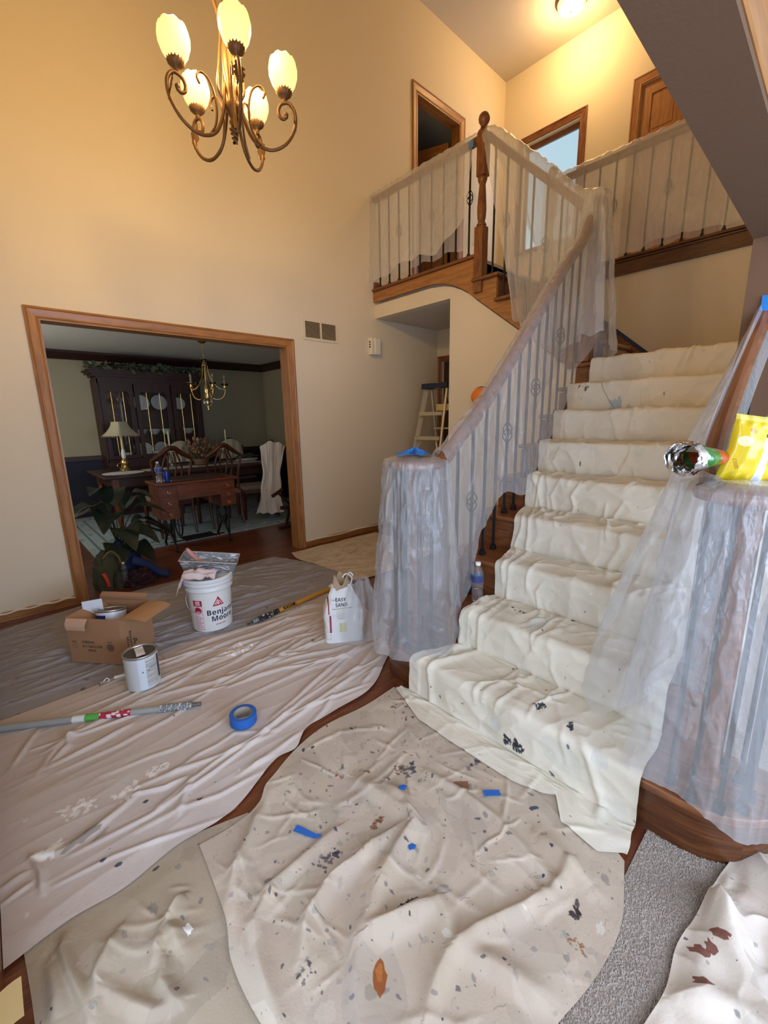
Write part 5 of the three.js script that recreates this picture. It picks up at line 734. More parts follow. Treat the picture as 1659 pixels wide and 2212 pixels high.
{ // snack bags on the right volute
  const pillow = (w, h, d, seed, uvf) => grid(34, 34, (u, v) => { const x = (u - 0.5) * 2, y = (v - 0.5) * 2, e = Math.max(0, (1 - Math.abs(x) ** 3)) * Math.max(0, 1 - Math.abs(y) ** 2.4); const wv = 0.05 * n3(u * 4, v * 4, seed); return V(x * w / 2 * (1 - 0.08 * (1 - Math.abs(y)) - (Math.abs(y) > 0.9 ? 0 : 0.0)), (v - 0.5) * h, d * Math.pow(e, 0.55) * (1 + wv * 4) + 0.004 * Math.sin(u * 40) * (Math.abs(y) > 0.75 ? 1 : 0.2)); }, uvf ?? ((u, v) => [u, v]));
  const front = printTex(512, 512, (c, w, h) => { c.fillStyle = '#d6b81e'; c.fillRect(0, 0, w, h); c.fillStyle = '#e2d56a'; c.fillRect(0, 0, w, 40); c.fillStyle = '#dfe6f0'; c.beginPath(); c.moveTo(215, 60); c.bezierCurveTo(170, 180, 230, 300, 210, 512); c.lineTo(268, 512); c.bezierCurveTo(275, 300, 215, 200, 255, 60); c.fill(); c.fillStyle = '#d98a2a'; c.beginPath(); c.ellipse(110, 110, 26, 16, 0.4, 0, 7); c.fill(); c.fillStyle = '#efe9a8'; c.beginPath(); c.ellipse(75, 190, 44, 38, 0, 0, 7); c.fill(); c.fillStyle = '#23211c'; c.fillRect(195, 120, 26, 26); c.fillStyle = '#cfd8b0'; c.beginPath(); c.ellipse(400, 170, 80, 62, 0, 0, 7); c.fill(); c.strokeStyle = '#3d4030'; c.lineWidth = 4; for (let i = 0; i < 4; i++) { c.beginPath(); c.ellipse(410, 175, 66 - i * 15, 48 - i * 11, 0, 0, 7); c.stroke(); } c.fillStyle = '#e8ecef'; c.fillRect(335, 262, 150, 30); c.fillStyle = '#c2273a'; c.fillRect(335, 305, 150, 28); c.fillStyle = '#eef0ea'; c.fillRect(320, 345, 170, 60); c.fillStyle = '#20211f'; c.beginPath(); c.arc(350, 375, 18, 0, 7); c.fill(); c.fillRect(380, 362, 96, 12); c.fillRect(380, 382, 60, 10); c.fillStyle = '#e6ead8'; c.fillRect(350, 430, 120, 82); c.strokeStyle = '#8a8a70'; c.strokeRect(350, 430, 120, 82); c.fillStyle = '#a86a20'; c.font = 'italic bold 40px serif'; c.save(); c.translate(40, 330); c.rotate(1.1); c.fillText('com', 0, 0); c.restore(); });
  const y = thing('snack_bag', 'yellow snack bag standing on the right volute', 'snack bag', [1.605, 1.29, 3.868], -1.05); y.rotation.z = -0.12; y.rotation.x = 0.05;
  obj('front', pillow(0.19, 0.19, 0.035, 3), phy({ map: front, roughness: 0.22, clearcoat: 0.6, clearcoatRoughness: 0.15 }), y);
  const bk = obj('back', pillow(0.19, 0.19, 0.03, 6), phy({ color: lin(0.72, 0.52, 0.02), roughness: 0.25, clearcoat: 0.5 }), y); bk.rotation.y = Math.PI;
  const f = thing('snack_bag', 'open silver-lined chip bag lying on the right volute', 'snack bag', [1.485, 1.275, 3.715], -0.5);
  const foil = phy({ color: lin(0.75, 0.76, 0.78), roughness: 0.16, metalness: 1 });
  const chip = printTex(256, 256, (c, w, h) => { c.fillStyle = '#a8431a'; c.fillRect(0, 0, w, h); c.fillStyle = '#1d6b2c'; c.fillRect(0, 0, w * 0.42, h); c.fillStyle = '#d8cdb4'; c.fillRect(0, 20, w, 26); c.fillStyle = '#26312c'; c.fillRect(70, 110, 80, 60); c.fillStyle = '#c9b48a'; c.fillRect(90, 120, 34, 36); });
  obj('body', grid(40, 24, (u, v) => { const a = u * 6.283, x = v * 0.15, ry = 0.045 * (1 - 0.75 * v) + 0.004 * n3(u * 9, v * 4, 1), rz = 0.055 * (1 - 0.2 * v) + 0.004 * n3(u * 8, v * 5, 2); return V(x, Math.cos(a) * ry, Math.sin(a) * rz); }, (u, v) => [v, u]), phy({ map: chip, roughness: 0.25, clearcoat: 0.5 }), f).userData.label = 'orange and green printed bag body';
  obj('lining', grid(44, 22, (u, v) => { const a = u * 6.283, cr = 0.009 * n3(u * 16, v * 9, 5), x = v < 0.5 ? -0.02 * Math.sin(v * Math.PI) * 1.2 + 0.02 * (0.5 - v) : 0.11 * (v - 0.5) - 0.024, k = v < 0.5 ? 1.05 - 0.1 * v : 1.0 - 0.5 * (v - 0.5); return V(x + cr, Math.cos(a) * (0.044 * k + cr) * 1.02, Math.sin(a) * (0.054 * k + cr) * 1.02); }), foil, f).userData.label = 'crinkled silver lining';
  const bx = thing('carton', 'dark open carton with cream edge behind the yellow bag', 'box', [1.76, 1.215, 3.955], -0.7);
  obj('wall', [cbox(0.22, 0.15, 0.006, 0, 0.075, -0.06), cbox(0.22, 0.15, 0.006, 0, 0.075, 0.06), cbox(0.006, 0.15, 0.12, -0.11, 0.075, 0), cbox(0.006, 0.15, 0.12, 0.11, 0.075, 0)], std(lin(0.06, 0.06, 0.055), 0.7), bx); obj('bottom', cbox(0.22, 0.006, 0.12, 0, 0.003, 0), std(lin(0.06, 0.06, 0.055), 0.7), bx);
  const lid = obj('lid', [cbox(0.22, 0.004, 0.12, 0, 0, 0.06), cbox(0.22, 0.012, 0.01, 0, 0.0, 0.12)], std(lin(0.45, 0.42, 0.30), 0.7), bx); lid.position.set(0, 0.15, -0.06); lid.rotation.x = -0.9;
}
{ // tape that holds the sheets
  const a = obj('tape_patch', grid(8, 6, (u, v) => V(-0.012 * Math.sin(u * 3), (v - 0.5) * 0.055 + 0.01 * u, (u - 0.5) * 0.05)), std(lin(0.08, 0.22, 0.5), 0.6)); a.position.set(XB - 0.085, 3.745, 1.395); tag(a, 'blue tape patch gathering the sheets at the bridge newel', 'tape');
  const b = obj('tape_patch', grid(10, 8, (u, v) => V(-0.006 - 0.006 * Math.sin(u * 5), (v - 0.5) * 0.06 - 0.02 * u, (u - 0.5) * 0.11)), std(lin(0.01, 0.22, 0.66), 0.6)); b.position.set(2.464, 1.845, 3.755); tag(b, 'bright blue tape holding the sheet to the opening jamb', 'tape');
}
{ // return-air grille
  const g = thing('wall_vent', 'cream metal return-air vent grille on the left wall', 'vent', [2.85, 2.338, 0]);
  const cm = std(lin(0.74, 0.64, 0.46), 0.5), W = 0.222, H = 0.102;
  obj('frame', [box(-W, W, H - 0.022, H, 0, 0.012), box(-W, W, -H, -H + 0.022, 0, 0.012), box(-W, -W + 0.024, -H + 0.022, H - 0.022, 0, 0.012), box(W - 0.024, W, -H + 0.022, H - 0.022, 0, 0.012), box(-0.01, 0.01, -H + 0.022, H - 0.022, 0, 0.011)], cm, g);
  obj('backing', box(-W + 0.01, W - 0.01, -H + 0.01, H - 0.01, 0, 0.001), std(lin(0.03, 0.02, 0.012), 0.9), g);
  for (let s = 0; s < 2; s++) for (let k = 0; k < 12; k++) { const l = obj('louver', cbox(W - 0.036, 0.0018, 0.012), std(lin(0.45, 0.36, 0.24), 0.6), g); l.position.set(s ? 0.104 : -0.104, -H + 0.030 + k * 0.0128, 0.006); l.rotation.x = 0.7; }
}
{ // door chime box
  const g = thing('door_chime', 'cream plastic door chime box on the left wall', 'door chime', [3.60, 2.25, 0]); const cm = std(lin(0.78, 0.73, 0.58), 0.45);
  obj('case', [rbox(0.14, 0.19, 0.06, 0.006, 0, 0, 0.03)], cm, g); obj('front_panel', rbox(0.085, 0.18, 0.012, 0.004, 0.022, 0, 0.062), std(lin(0.82, 0.78, 0.66), 0.45), g);
  for (let k = 0; k < 3; k++) obj('slot', cbox(0.004, 0.016, 0.022, -0.071, -0.0 + (k - 1) * 0.028 + 0.02, 0.03), M.black, g);
  for (let k = 0; k < 6; k++) obj('rib', cbox(0.078, 0.002, 0.002, 0.022, -0.07 + k * 0.028, 0.069), cm, g);
}
{ // stepladder in the lower hall
  const l = thing('stepladder', 'paint-splashed aluminium stepladder with dark blue cap in the lower hall', 'ladder'); const al = std(lin(0.58, 0.52, 0.40), 0.45, { metalness: 0.35 });
  const top = [4.2, 1.765], bot = [3.78, 0.0], zc = 0.49, at = (t, s) => [lerp(top[0], bot[0], t), lerp(top[1], bot[1], t), zc + s * lerp(0.165, 0.27, t)];
  for (const s of [-1, 1]) { obj('front_rail', bar(at(0, s), at(1, s), 0.055, 0.022), al, l); obj('rear_rail', bar([4.26, 1.75, zc + s * 0.13], [4.66, 0, zc + s * 0.22], 0.03, 0.02), al, l); }
  for (let k = 1; k < 6; k++) { const t = k / 6 - 0.0; const a = at(t, -1), b = at(t, 1); obj('step', [box(a[0] - 0.05, a[0] + 0.03, a[1] - 0.01, a[1] + 0.012, a[2], b[2], 'z'), box(a[0] - 0.052, a[0] - 0.046, a[1] - 0.03, a[1] + 0.012, a[2], b[2], 'z')], al, l); }
  obj('top_cap', rbox(0.16, 0.065, 0.40, 0.01, 4.22, 1.795, zc), std(0xffffff, 0.6, { map: printTex(128, 128, (c, w, h) => { c.fillStyle = '#1d2a42'; c.fillRect(0, 0, w, h); const R = rng(8); c.fillStyle = '#c9cdd0'; for (let i = 0; i < 26; i++) c.fillRect(R() * w, R() * h, 4 + R() * 16, 3 + R() * 9); }) }), l).userData.label = 'dark blue splashed plastic cap';
  obj('pail_shelf', box(4.30, 4.55, 1.50, 1.58, zc - 0.09, zc + 0.13), std(lin(0.70, 0.58, 0.28), 0.6), l);
  obj('brace', [bar([4.33, 1.28, zc - 0.15], [4.33, 1.28, zc + 0.15], 0.02, 0.02), bar([4.50, 0.6, zc - 0.19], [4.50, 0.6, zc + 0.19], 0.02, 0.02), bar(at(0.33, -1), [at(0.45, -1)[0] - 0.005, at(0.45, -1)[1], at(0.45, -1)[2] + 0.0], 0.012, 0.03), bar(at(0.36, 0.6), at(0.48, 0.98), 0.012, 0.02), bar(at(0.36, -0.6), at(0.48, -0.98), 0.012, 0.02)], al, l);
}
{ // orange cap hung on the stair wall
  const c = thing('orange_cap', 'bright orange work cap hanging on the wall behind the handrail', 'cap', [3.645, 1.60, 1.53]);
  obj('crown', new THREE.SphereGeometry(0.11, 28, 16, 0, Math.PI * 2, 0, Math.PI * 0.55).rotateZ(Math.PI / 2).scale(0.8, 0.85, 1), std(lin(0.85, 0.22, 0.015), 0.6), c);
  obj('rim', tube(Array.from({ length: 20 }, (_, i) => { const a = i / 20 * 6.283; return V(-0.004, Math.cos(a) * 0.094, Math.sin(a) * 0.11); }), 0.006, 50, 6, true), M.black, c);
}
{ // kraft paper on the first steps of the upper flight
  const g = grid(60, 60, (u, v) => { const x = lerp(4.12, 4.83, u), s = v * 0.95; const st = 0.25 + (FU - LAND) / 5, k = Math.floor(s / st), r = s - k * st, h = (FU - LAND) / 5; const z = 2.445 - k * 0.25 - Math.max(0, r - h) - 0.0, y = LAND + k * h + Math.min(r, h) + 0.022; return V(x, y + 0.012 * n3(x * 7, s * 6, 2) + 0.01 * Math.pow(1 - Math.abs(n3(x * 9, s * 4, 6)) * 1.6, 2), z + 0.015 * n3(x * 6, s * 5, 9)); });
  tag(obj('kraft_paper', g, std(lin(0.44, 0.33, 0.20), 0.9)), 'brown kraft paper creased over the first steps above the landing', 'paper');
}
// ---------- dining room ----------
{
  const t = printTex(1024, 768, (c, w, h) => { const R = rng(14); c.fillStyle = '#8fa0a6'; c.fillRect(0, 0, w, h); c.strokeStyle = '#5d6f78'; c.lineWidth = 8; c.strokeRect(30, 30, w - 60, h - 60); c.strokeRect(70, 70, w - 140, h - 140); for (let i = 0; i < 260; i++) { c.fillStyle = ['#6d6a5e', '#b7bcae', '#4f6470', '#8a7360', '#c4cbc6'][Math.floor(R() * 5)]; c.globalAlpha = 0.6; c.beginPath(); c.ellipse(R() * w, R() * h, 6 + R() * 16, 3 + R() * 7, R() * 3, 0, 7); c.fill(); } c.globalAlpha = 0.7; c.strokeStyle = '#6a6f68'; c.lineWidth = 2; for (let i = 0; i < 70; i++) { c.beginPath(); const x = R() * w, y = R() * h; c.moveTo(x, y); c.bezierCurveTo(x + 40, y - 30, x + 60, y + 30, x + 110, y); c.stroke(); } });
  const g = rbox(3.3, 0.012, 2.55, 0.004, 2.35, 0.006, -2.5); flatUV(g, (x, y, z) => [(x - 0.7) / 3.3, (z + 3.775) / 2.55]);
  tag(obj('dining_rug', g, std(0xffffff, 0.95, { map: t })), 'pale blue grey floral rug under the dining table', 'rug');
}
{ // dining table
  const t = thing('dining_table', 'long dark wooden dining table with turned legs', 'table', [2.25, 0.012, -2.75]);
  obj('table_top', rbox(2.44, 0.035, 1.2, 0.012, 0, 0.732, 0), M.darkwood, t);
  obj('apron', [cbox(2.2, 0.12, 0.025, 0, 0.655, 0.5), cbox(2.2, 0.12, 0.025, 0, 0.655, -0.5), cbox(0.025, 0.12, 1.0, -1.1, 0.655, 0, 'z'), cbox(0.025, 0.12, 1.0, 1.1, 0.655, 0, 'z')], M.darkwood, t);
  for (const [x, z] of [[-1.08, 0.48], [-1.08, -0.48], [1.08, 0.48], [1.08, -0.48]]) obj('leg', [rbox(0.075, 0.16, 0.075, 0.004, x, 0.635, z), move(lathe([[0.022, 0], [0.03, 0.01], [0.024, 0.04], [0.03, 0.1], [0.036, 0.22], [0.03, 0.3], [0.048, 0.33], [0.058, 0.40], [0.05, 0.46], [0.03, 0.48], [0.045, 0.5], [0.03, 0.52], [0.035, 0.56]], 18), x, 0, z)], M.sewing, t);
}
function shieldChair(name, label, pos, turn, group) {   // back plane at z=0, seat towards -z
  const c = thing(name, label, 'chair', pos, turn, group), m = M.mahogany;
  for (const s of [-1, 1]) {
    obj('leg', vtube([[s * 0.215, 0.46, 0.0], [s * 0.212, 0.25, 0.005], [s * 0.21, 0.0, 0.06]], (t) => 0.022 - 0.006 * t, 12, 8), m, c);
    obj('leg', bar([s * 0.22, 0.42, -0.42], [s * 0.215, 0.0, -0.43], 0.034, 0.034), m, c);
    obj('stile', vtube([[s * 0.215, 0.44, 0.0], [s * 0.195, 0.58, 0.01], [s * 0.20, 0.74, 0.03], [s * 0.225, 0.86, 0.05], [s * 0.235, 0.965, 0.065]], () => 0.017, 18, 8), m, c);
  }
  obj('seat', rbox(0.47, 0.06, 0.46, 0.025, 0, 0.455, -0.21), std(lin(0.16, 0.12, 0.085), 0.9), c).userData.label = 'upholstered seat pad';
  obj('seat_rail', [cbox(0.46, 0.06, 0.03, 0, 0.41, -0.43), cbox(0.44, 0.06, 0.03, 0, 0.41, 0.0), cbox(0.03, 0.06, 0.42, -0.215, 0.41, -0.21, 'z'), cbox(0.03, 0.06, 0.42, 0.215, 0.41, -0.21, 'z')], m, c);
  obj('crest_rail', vtube([[-0.235, 0.955, 0.064], [-0.19, 0.985, 0.068], [-0.12, 1.03, 0.074], [-0.05, 1.085, 0.08], [0, 1.098, 0.082], [0.05, 1.085, 0.08], [0.12, 1.03, 0.074], [0.19, 0.985, 0.068], [0.235, 0.955, 0.064]], (t) => 0.02 + 0.012 * Math.sin(t * Math.PI), 40, 8), m, c);
  for (const [a, b] of [[-0.13, 0.05], [-0.05, 0.10], [0.05, -0.10], [0.13, -0.05]]) obj('splat_bar', vtube([[a * 0.35, 0.60, 0.014], [a * 0.8 + b * 0.2, 0.70, 0.026], [a * 0.9, 0.82, 0.042], [a * 0.7 - b * 0.1, 0.93, 0.06], [a * 0.42, 1.05, 0.077]], () => 0.011, 22, 7), m, c);
  obj('splat_shoe', rbox(0.12, 0.16, 0.016, 0.006, 0, 0.53, 0.005, 'y'), m, c);
  return c;
}
const ch0 = shieldChair('dining_chair', 'shield-back mahogany chair standing nearest the basket of dried flowers', [2.31, 0.012, -1.63], 0.0, 'shield-back chairs in front of the table');
dup(ch0, [1.66, 0.012, -1.62], 0.04, 'shield-back mahogany chair directly behind the water bottle on the sewing table');
dup(ch0, [3.10, 0.012, -1.88], 1.35, 'mahogany chair half hidden under a white sheet by the opening jamb');
const covM = std(lin(0.55, 0.50, 0.36), 0.95), shM = std(lin(0.66, 0.60, 0.54), 0.95);
function chairCover(x, z, w, label) { // cloth slip over a chair back behind the table
  const g = grid(60, 50, (u, v) => { const a = (u - 0.5) * 2, y = 1.12 - 0.10 * a * a * (1 - v) - v * 0.34, wd = w * (1 - 0.12 * (1 - v)); return V(a * wd / 2, y, 0.02 * Math.cos(a * 1.4) + 0.01 * Math.sin(a * 9 + v * 3) * (0.2 + v) - 0.05 * (1 - v)); });
  const o = obj('chair_cover', g, covM); o.position.set(x, 0.0, z); return tag(o, label, 'chair cover', 'cloth covers on the far chairs');
}
const ch4 = dup(ch0, [2.38, 0.012, -3.385], Math.PI, 'far shield-back chair hidden under a cream cover behind the candle'), ch5 = dup(ch0, [3.22, 0.012, -3.385], Math.PI, 'far shield-back chair hidden under a cream cover behind the papers');
chairCover(2.38, -3.385, 0.44, 'cream cloth cover on the far chair in front of the china cabinet'); chairCover(3.22, -3.385, 0.46, 'cream cloth cover on the far chair right of the flower basket');
{ // white sheet over the right chair
  const g = grid(70, 120, (u, v) => { const s = v * 1.32, a = (u - 0.5) * 2; let y, d; if (s < 0.08) { y = 1.10 + 0.03 * Math.sin(s / 0.08 * 1.57); d = -0.08 + s * 1.6; } else { y = 1.13 - (s - 0.08) * 0.82; d = 0.05 + 0.12 * Math.pow((s - 0.08) / 1.24, 2); } const wd = 0.185 * (1 - 0.24 * Math.sin(Math.PI * v)) ; return V(d + 0.02 * Math.sin(a * 7 + v * 4 + 3 * n3(a * 1.5, v * 2, 4)) * (0.3 + v) + 0.014 * n3(a * 6, v * 3, 7), y - 0.09 * a * a * (1 - v) + 0.05 * n3(a * 2, 1.7, v), a * wd * (1 + 0.25 * n3(v * 4, 3.3, 1)) + 0.09 * v); });
  const o = obj('white_sheet', g, shM); o.position.set(3.06, 0.0, -1.60); o.rotation.y = -2.15; tag(o, 'long white sheet draped over the chair back by the opening jamb', 'sheet');
}
{ // treadle sewing table
  const t = thing('sewing_table', 'antique treadle sewing table of reddish wood with iron legs', 'table', [1.71, 0, -1.06]); const m = M.sewing;
  obj('table_top', rbox(0.88, 0.028, 0.46, 0.01, 0, 0.765, 0), m, t); obj('leaf', rbox(0.60, 0.02, 0.36, 0.006, 0.04, 0.788, -0.03), M.darkwood, t);
  for (const z of [0.19, -0.19]) obj('apron', cbox(0.47, 0.165, 0.02, 0.0, 0.668, z), m, t);
  for (const [x, w, h] of [[-0.325, 0.18, 0.37], [0.325, 0.18, 0.31]]) {
    const body = obj('drawer_case', cbox(w, h, 0.38, x, 0.75 - h / 2, 0), m, t); const n = 3;
    for (let k = 0; k < n; k++) { const y = 0.745 - (k + 0.5) * (h / n), d = obj('drawer', [rbox(w - 0.02, h / n - 0.012, 0.014, 0.004, x, y, 0.194), rbox(0.008, h / n - 0.012, 0.3, 0.003, x + Math.sign(x) * (w / 2 + 0.003), y, 0)], m, t); obj('pull', move(new THREE.TorusGeometry(0.014, 0.003, 6, 12), x, y - 0.005, 0.207), M.brass, d); }
  }
  const leg = (s) => { const x = s * 0.31, gs = []; for (const q of [-1, 1]) gs.push(tube([[x, 0.44, q * 0.06], [x, 0.34, q * 0.13], [x, 0.2, q * 0.07], [x, 0.10, q * 0.15], [x, 0.03, q * 0.20], [x, 0.02, q * 0.17]], 0.014, 26, 7), tube([[x, 0.42, q * 0.16], [x, 0.25, q * 0.17], [x, 0.08, q * 0.16]], 0.011, 12, 6), move(new THREE.CylinderGeometry(0.024, 0.024, 0.018, 14).rotateZ(Math.PI / 2), x, 0.024, q * 0.185)); gs.push(rod([x, 0.36, -0.13], [x, 0.12, 0.13], 0.007), rod([x, 0.36, 0.13], [x, 0.12, -0.13], 0.007), move(new THREE.TorusGeometry(0.05, 0.007, 6, 18).rotateY(Math.PI / 2), x, 0.24, 0)); return gs; };
  obj('iron_leg', leg(-1), M.iron, t); obj('iron_leg', leg(1), M.iron, t);
  obj('treadle', [...Array.from({ length: 7 }, (_, k) => cbox(0.34, 0.008, 0.012, 0, 0.09, -0.1 + k * 0.033)), cbox(0.012, 0.012, 0.24, -0.17, 0.09, 0, 'z'), cbox(0.012, 0.012, 0.24, 0.17, 0.09, 0, 'z'), rod([-0.31, 0.075, 0], [0.31, 0.075, 0], 0.008)], M.iron, t);
  obj('flywheel', [move(new THREE.TorusGeometry(0.13, 0.009, 7, 32).rotateY(Math.PI / 2), -0.2, 0.26, -0.02), rod([-0.2, 0.14, -0.02], [-0.2, 0.38, -0.02], 0.005), rod([-0.2, 0.26, -0.14], [-0.2, 0.26, 0.1], 0.005)], M.iron, t);
}
waterBottle('water_bottle', 'plastic water bottle with blue wrapper on the sewing table', [1.34, 0.78, -0.97], 0, lin(0.02, 0.09, 0.42), 0.98);
{ const c = thing('drink_can', 'blue drink can beside the bottle on the sewing table', 'can', [1.41, 0.78, -0.95]); obj('body', lathe([[0, 0.002], [0.025, 0], [0.033, 0.01], [0.033, 0.105], [0.027, 0.12], [0.026, 0.122]], 24), std(lin(0.02, 0.05, 0.30), 0.3, { metalness: 0.4 }), c); obj('lid', lathe([[0.027, 0.121], [0.024, 0.118], [0, 0.118]], 24), std(lin(0.6, 0.6, 0.62), 0.3, { metalness: 0.9 }), c); const k = obj('tissue', grid(10, 8, (u, v) => V((u - 0.5) * 0.09, 0.004 + 0.012 * Math.sin(u * 7) ** 2, (v - 0.5) * 0.05)), M.white); k.position.set(1.48, 0.781, -0.93); tag(k, 'small white paper tissue on the sewing table', 'tissue'); }
{ // buffet lamp with pagoda shade
  const l = thing('table_lamp', 'brass candlestick lamp with beige fringed shade on the dining table', 'lamp', [1.44, 0.762, -2.9], 0.5);
  obj('base', lathe([[0, 0], [0.075, 0], [0.078, 0.012], [0.05, 0.03], [0.03, 0.06], [0.045, 0.09], [0.05, 0.12], [0.035, 0.15], [0.02, 0.17]], 20), M.brass, l); obj('stem', lathe([[0.02, 0.165], [0.03, 0.20], [0.026, 0.26], [0.018, 0.29], [0.022, 0.30]], 16), M.white, l); obj('candle_sleeve', lathe([[0.016, 0.29], [0.016, 0.52], [0.008, 0.52]], 14), std(lin(0.72, 0.58, 0.22), 0.6), l);
  const sh = grid(32, 14, (u, v) => { const a = u * 6.283 + Math.PI / 4, q = 1 / Math.max(Math.abs(Math.cos(a)), Math.abs(Math.sin(a))), r = (0.075 + 0.10 * Math.pow(v, 1.8)) * lerp(1, q, 0.75); return V(Math.cos(a) * r, 0.675 - v * 0.19, Math.sin(a) * r); });
  const s = obj('lamp_shade', sh, std(lin(0.48, 0.43, 0.28), 0.9), l); const fr = []; for (let k = 0; k < 40; k++) { const a = k / 40 * 6.283 + Math.PI / 4, q = 1 / Math.max(Math.abs(Math.cos(a)), Math.abs(Math.sin(a))), r = 0.175 * lerp(1, q, 0.75); fr.push(rod([Math.cos(a) * r, 0.486, Math.sin(a) * r], [Math.cos(a) * r, 0.468, Math.sin(a) * r], 0.004, 5)); } obj('fringe', fr, std(lin(0.45, 0.33, 0.28), 0.9), s);
  obj('handle', move(new THREE.TorusGeometry(0.035, 0.006, 7, 18), -0.085, 0.075, 0), M.brass, l);
  const d = obj('doily', new THREE.CylinderGeometry(0.25, 0.25, 0.004, 36), std(lin(0.62, 0.64, 0.68), 0.9)); d.position.set(1.34, 0.764, -2.55); d.scale.set(1, 1, 0.85); tag(d, 'round white doily near the lamp on the dining table', 'doily');
  const rn = obj('table_runner', grid(60, 10, (u, v) => V(lerp(1.6, 3.3, u), 0.7655 + 0.004 * Math.abs(n2(u * 12, v * 3)), -2.62 + (v - 0.5) * 0.36 + 0.03 * n2(u * 7, 1))), std(lin(0.50, 0.50, 0.48), 0.95)); tag(rn, 'pale rumpled runner along the middle of the dining table', 'table runner');
}
for (const [x, lab] of [[1.97, 'tall pale candle between the lamp and the flower basket'], [2.80, 'tall pale candle right of the flower basket']]) { const c = thing('candle', lab, 'candle', [x, 0.77, -2.6], 0, 'candles on the dining table'); obj('holder', lathe([[0, 0], [0.05, 0], [0.05, 0.01], [0.015, 0.03], [0.02, 0.12], [0.012, 0.2], [0.02, 0.26], [0.018, 0.28]], 16), M.crystal, c); obj('wax', lathe([[0.012, 0.27], [0.012, 0.50], [0.008, 0.525], [0, 0.527]], 12), std(lin(0.62, 0.60, 0.36), 0.5), c); }
{ // dried flowers in a basket
  const f = thing('flower_basket', 'basket of dried brown flowers on the dining table', 'flowers', [2.42, 0.77, -2.68]), R = rng(23);
  obj('basket', [lathe([[0, 0], [0.07, 0], [0.10, 0.05], [0.11, 0.10], [0.105, 0.10], [0.09, 0.04], [0, 0.02]], 20), ...[0.03, 0.06, 0.09].map((y) => move(new THREE.TorusGeometry(0.088 + y * 0.24, 0.006, 6, 24).rotateX(Math.PI / 2), 0, y, 0))], std(lin(0.20, 0.12, 0.06), 0.8), f);
  const cols = [[0.22, 0.11, 0.06], [0.30, 0.17, 0.08], [0.14, 0.10, 0.05], [0.32, 0.20, 0.12]]; const gs = [[], [], [], []];
  for (let i = 0; i < 170; i++) { const a = R() * 6.283, e = 0.15 + R() * 1.35, r = 0.12 + R() * 0.17, p = V(Math.cos(a) * Math.cos(e) * r * 1.25, 0.12 + Math.sin(e) * r * 1.05, Math.sin(a) * Math.cos(e) * r), k = Math.floor(R() * 4); gs[k].push(rod([p.x * 0.2, 0.09, p.z * 0.2], p.toArray(), 0.002, 4)); const b = new THREE.IcosahedronGeometry(0.012 + R() * 0.016, 0); b.scale(1, 0.7 + R(), 1); gs[k].push(move(b, p.x, p.y, p.z)); }
  gs.forEach((g, k) => { obj('dried_flowers', g, std(lin(...cols[k]), 0.9), f).userData.kind = 'stuff'; });
}
{ const R = rng(3); for (let k = 0; k < 3; k++) { const p = obj('paper_sheet', cbox(0.30, 0.006 + 0.004 * k, 0.22), [M.white, std(lin(0.42, 0.32, 0.22), 0.8), M.white][k]); p.position.set(3.2 + 0.02 * k, 0.772 + k * 0.012, -2.84); p.rotation.y = 0.15 + k * 0.2; tag(p, ['white papers at the bottom of the pile on the dining table', 'tan folder in the paper pile on the dining table', 'white papers on top of the pile on the dining table'][k], 'papers'); }
  const j = obj('grey_cloth', grid(40, 20, (u, v) => V((u - 0.5) * 0.42, 0.05 * Math.sin(u * 3.1) * Math.sin(v * 3.1) + 0.02 + 0.02 * n2(u * 6, v * 5), (v - 0.5) * 0.2)), std(lin(0.06, 0.065, 0.075), 0.9)); j.position.set(3.33, 0.80, -3.02); tag(j, 'dark grey garment heaped behind the papers', 'garment'); }
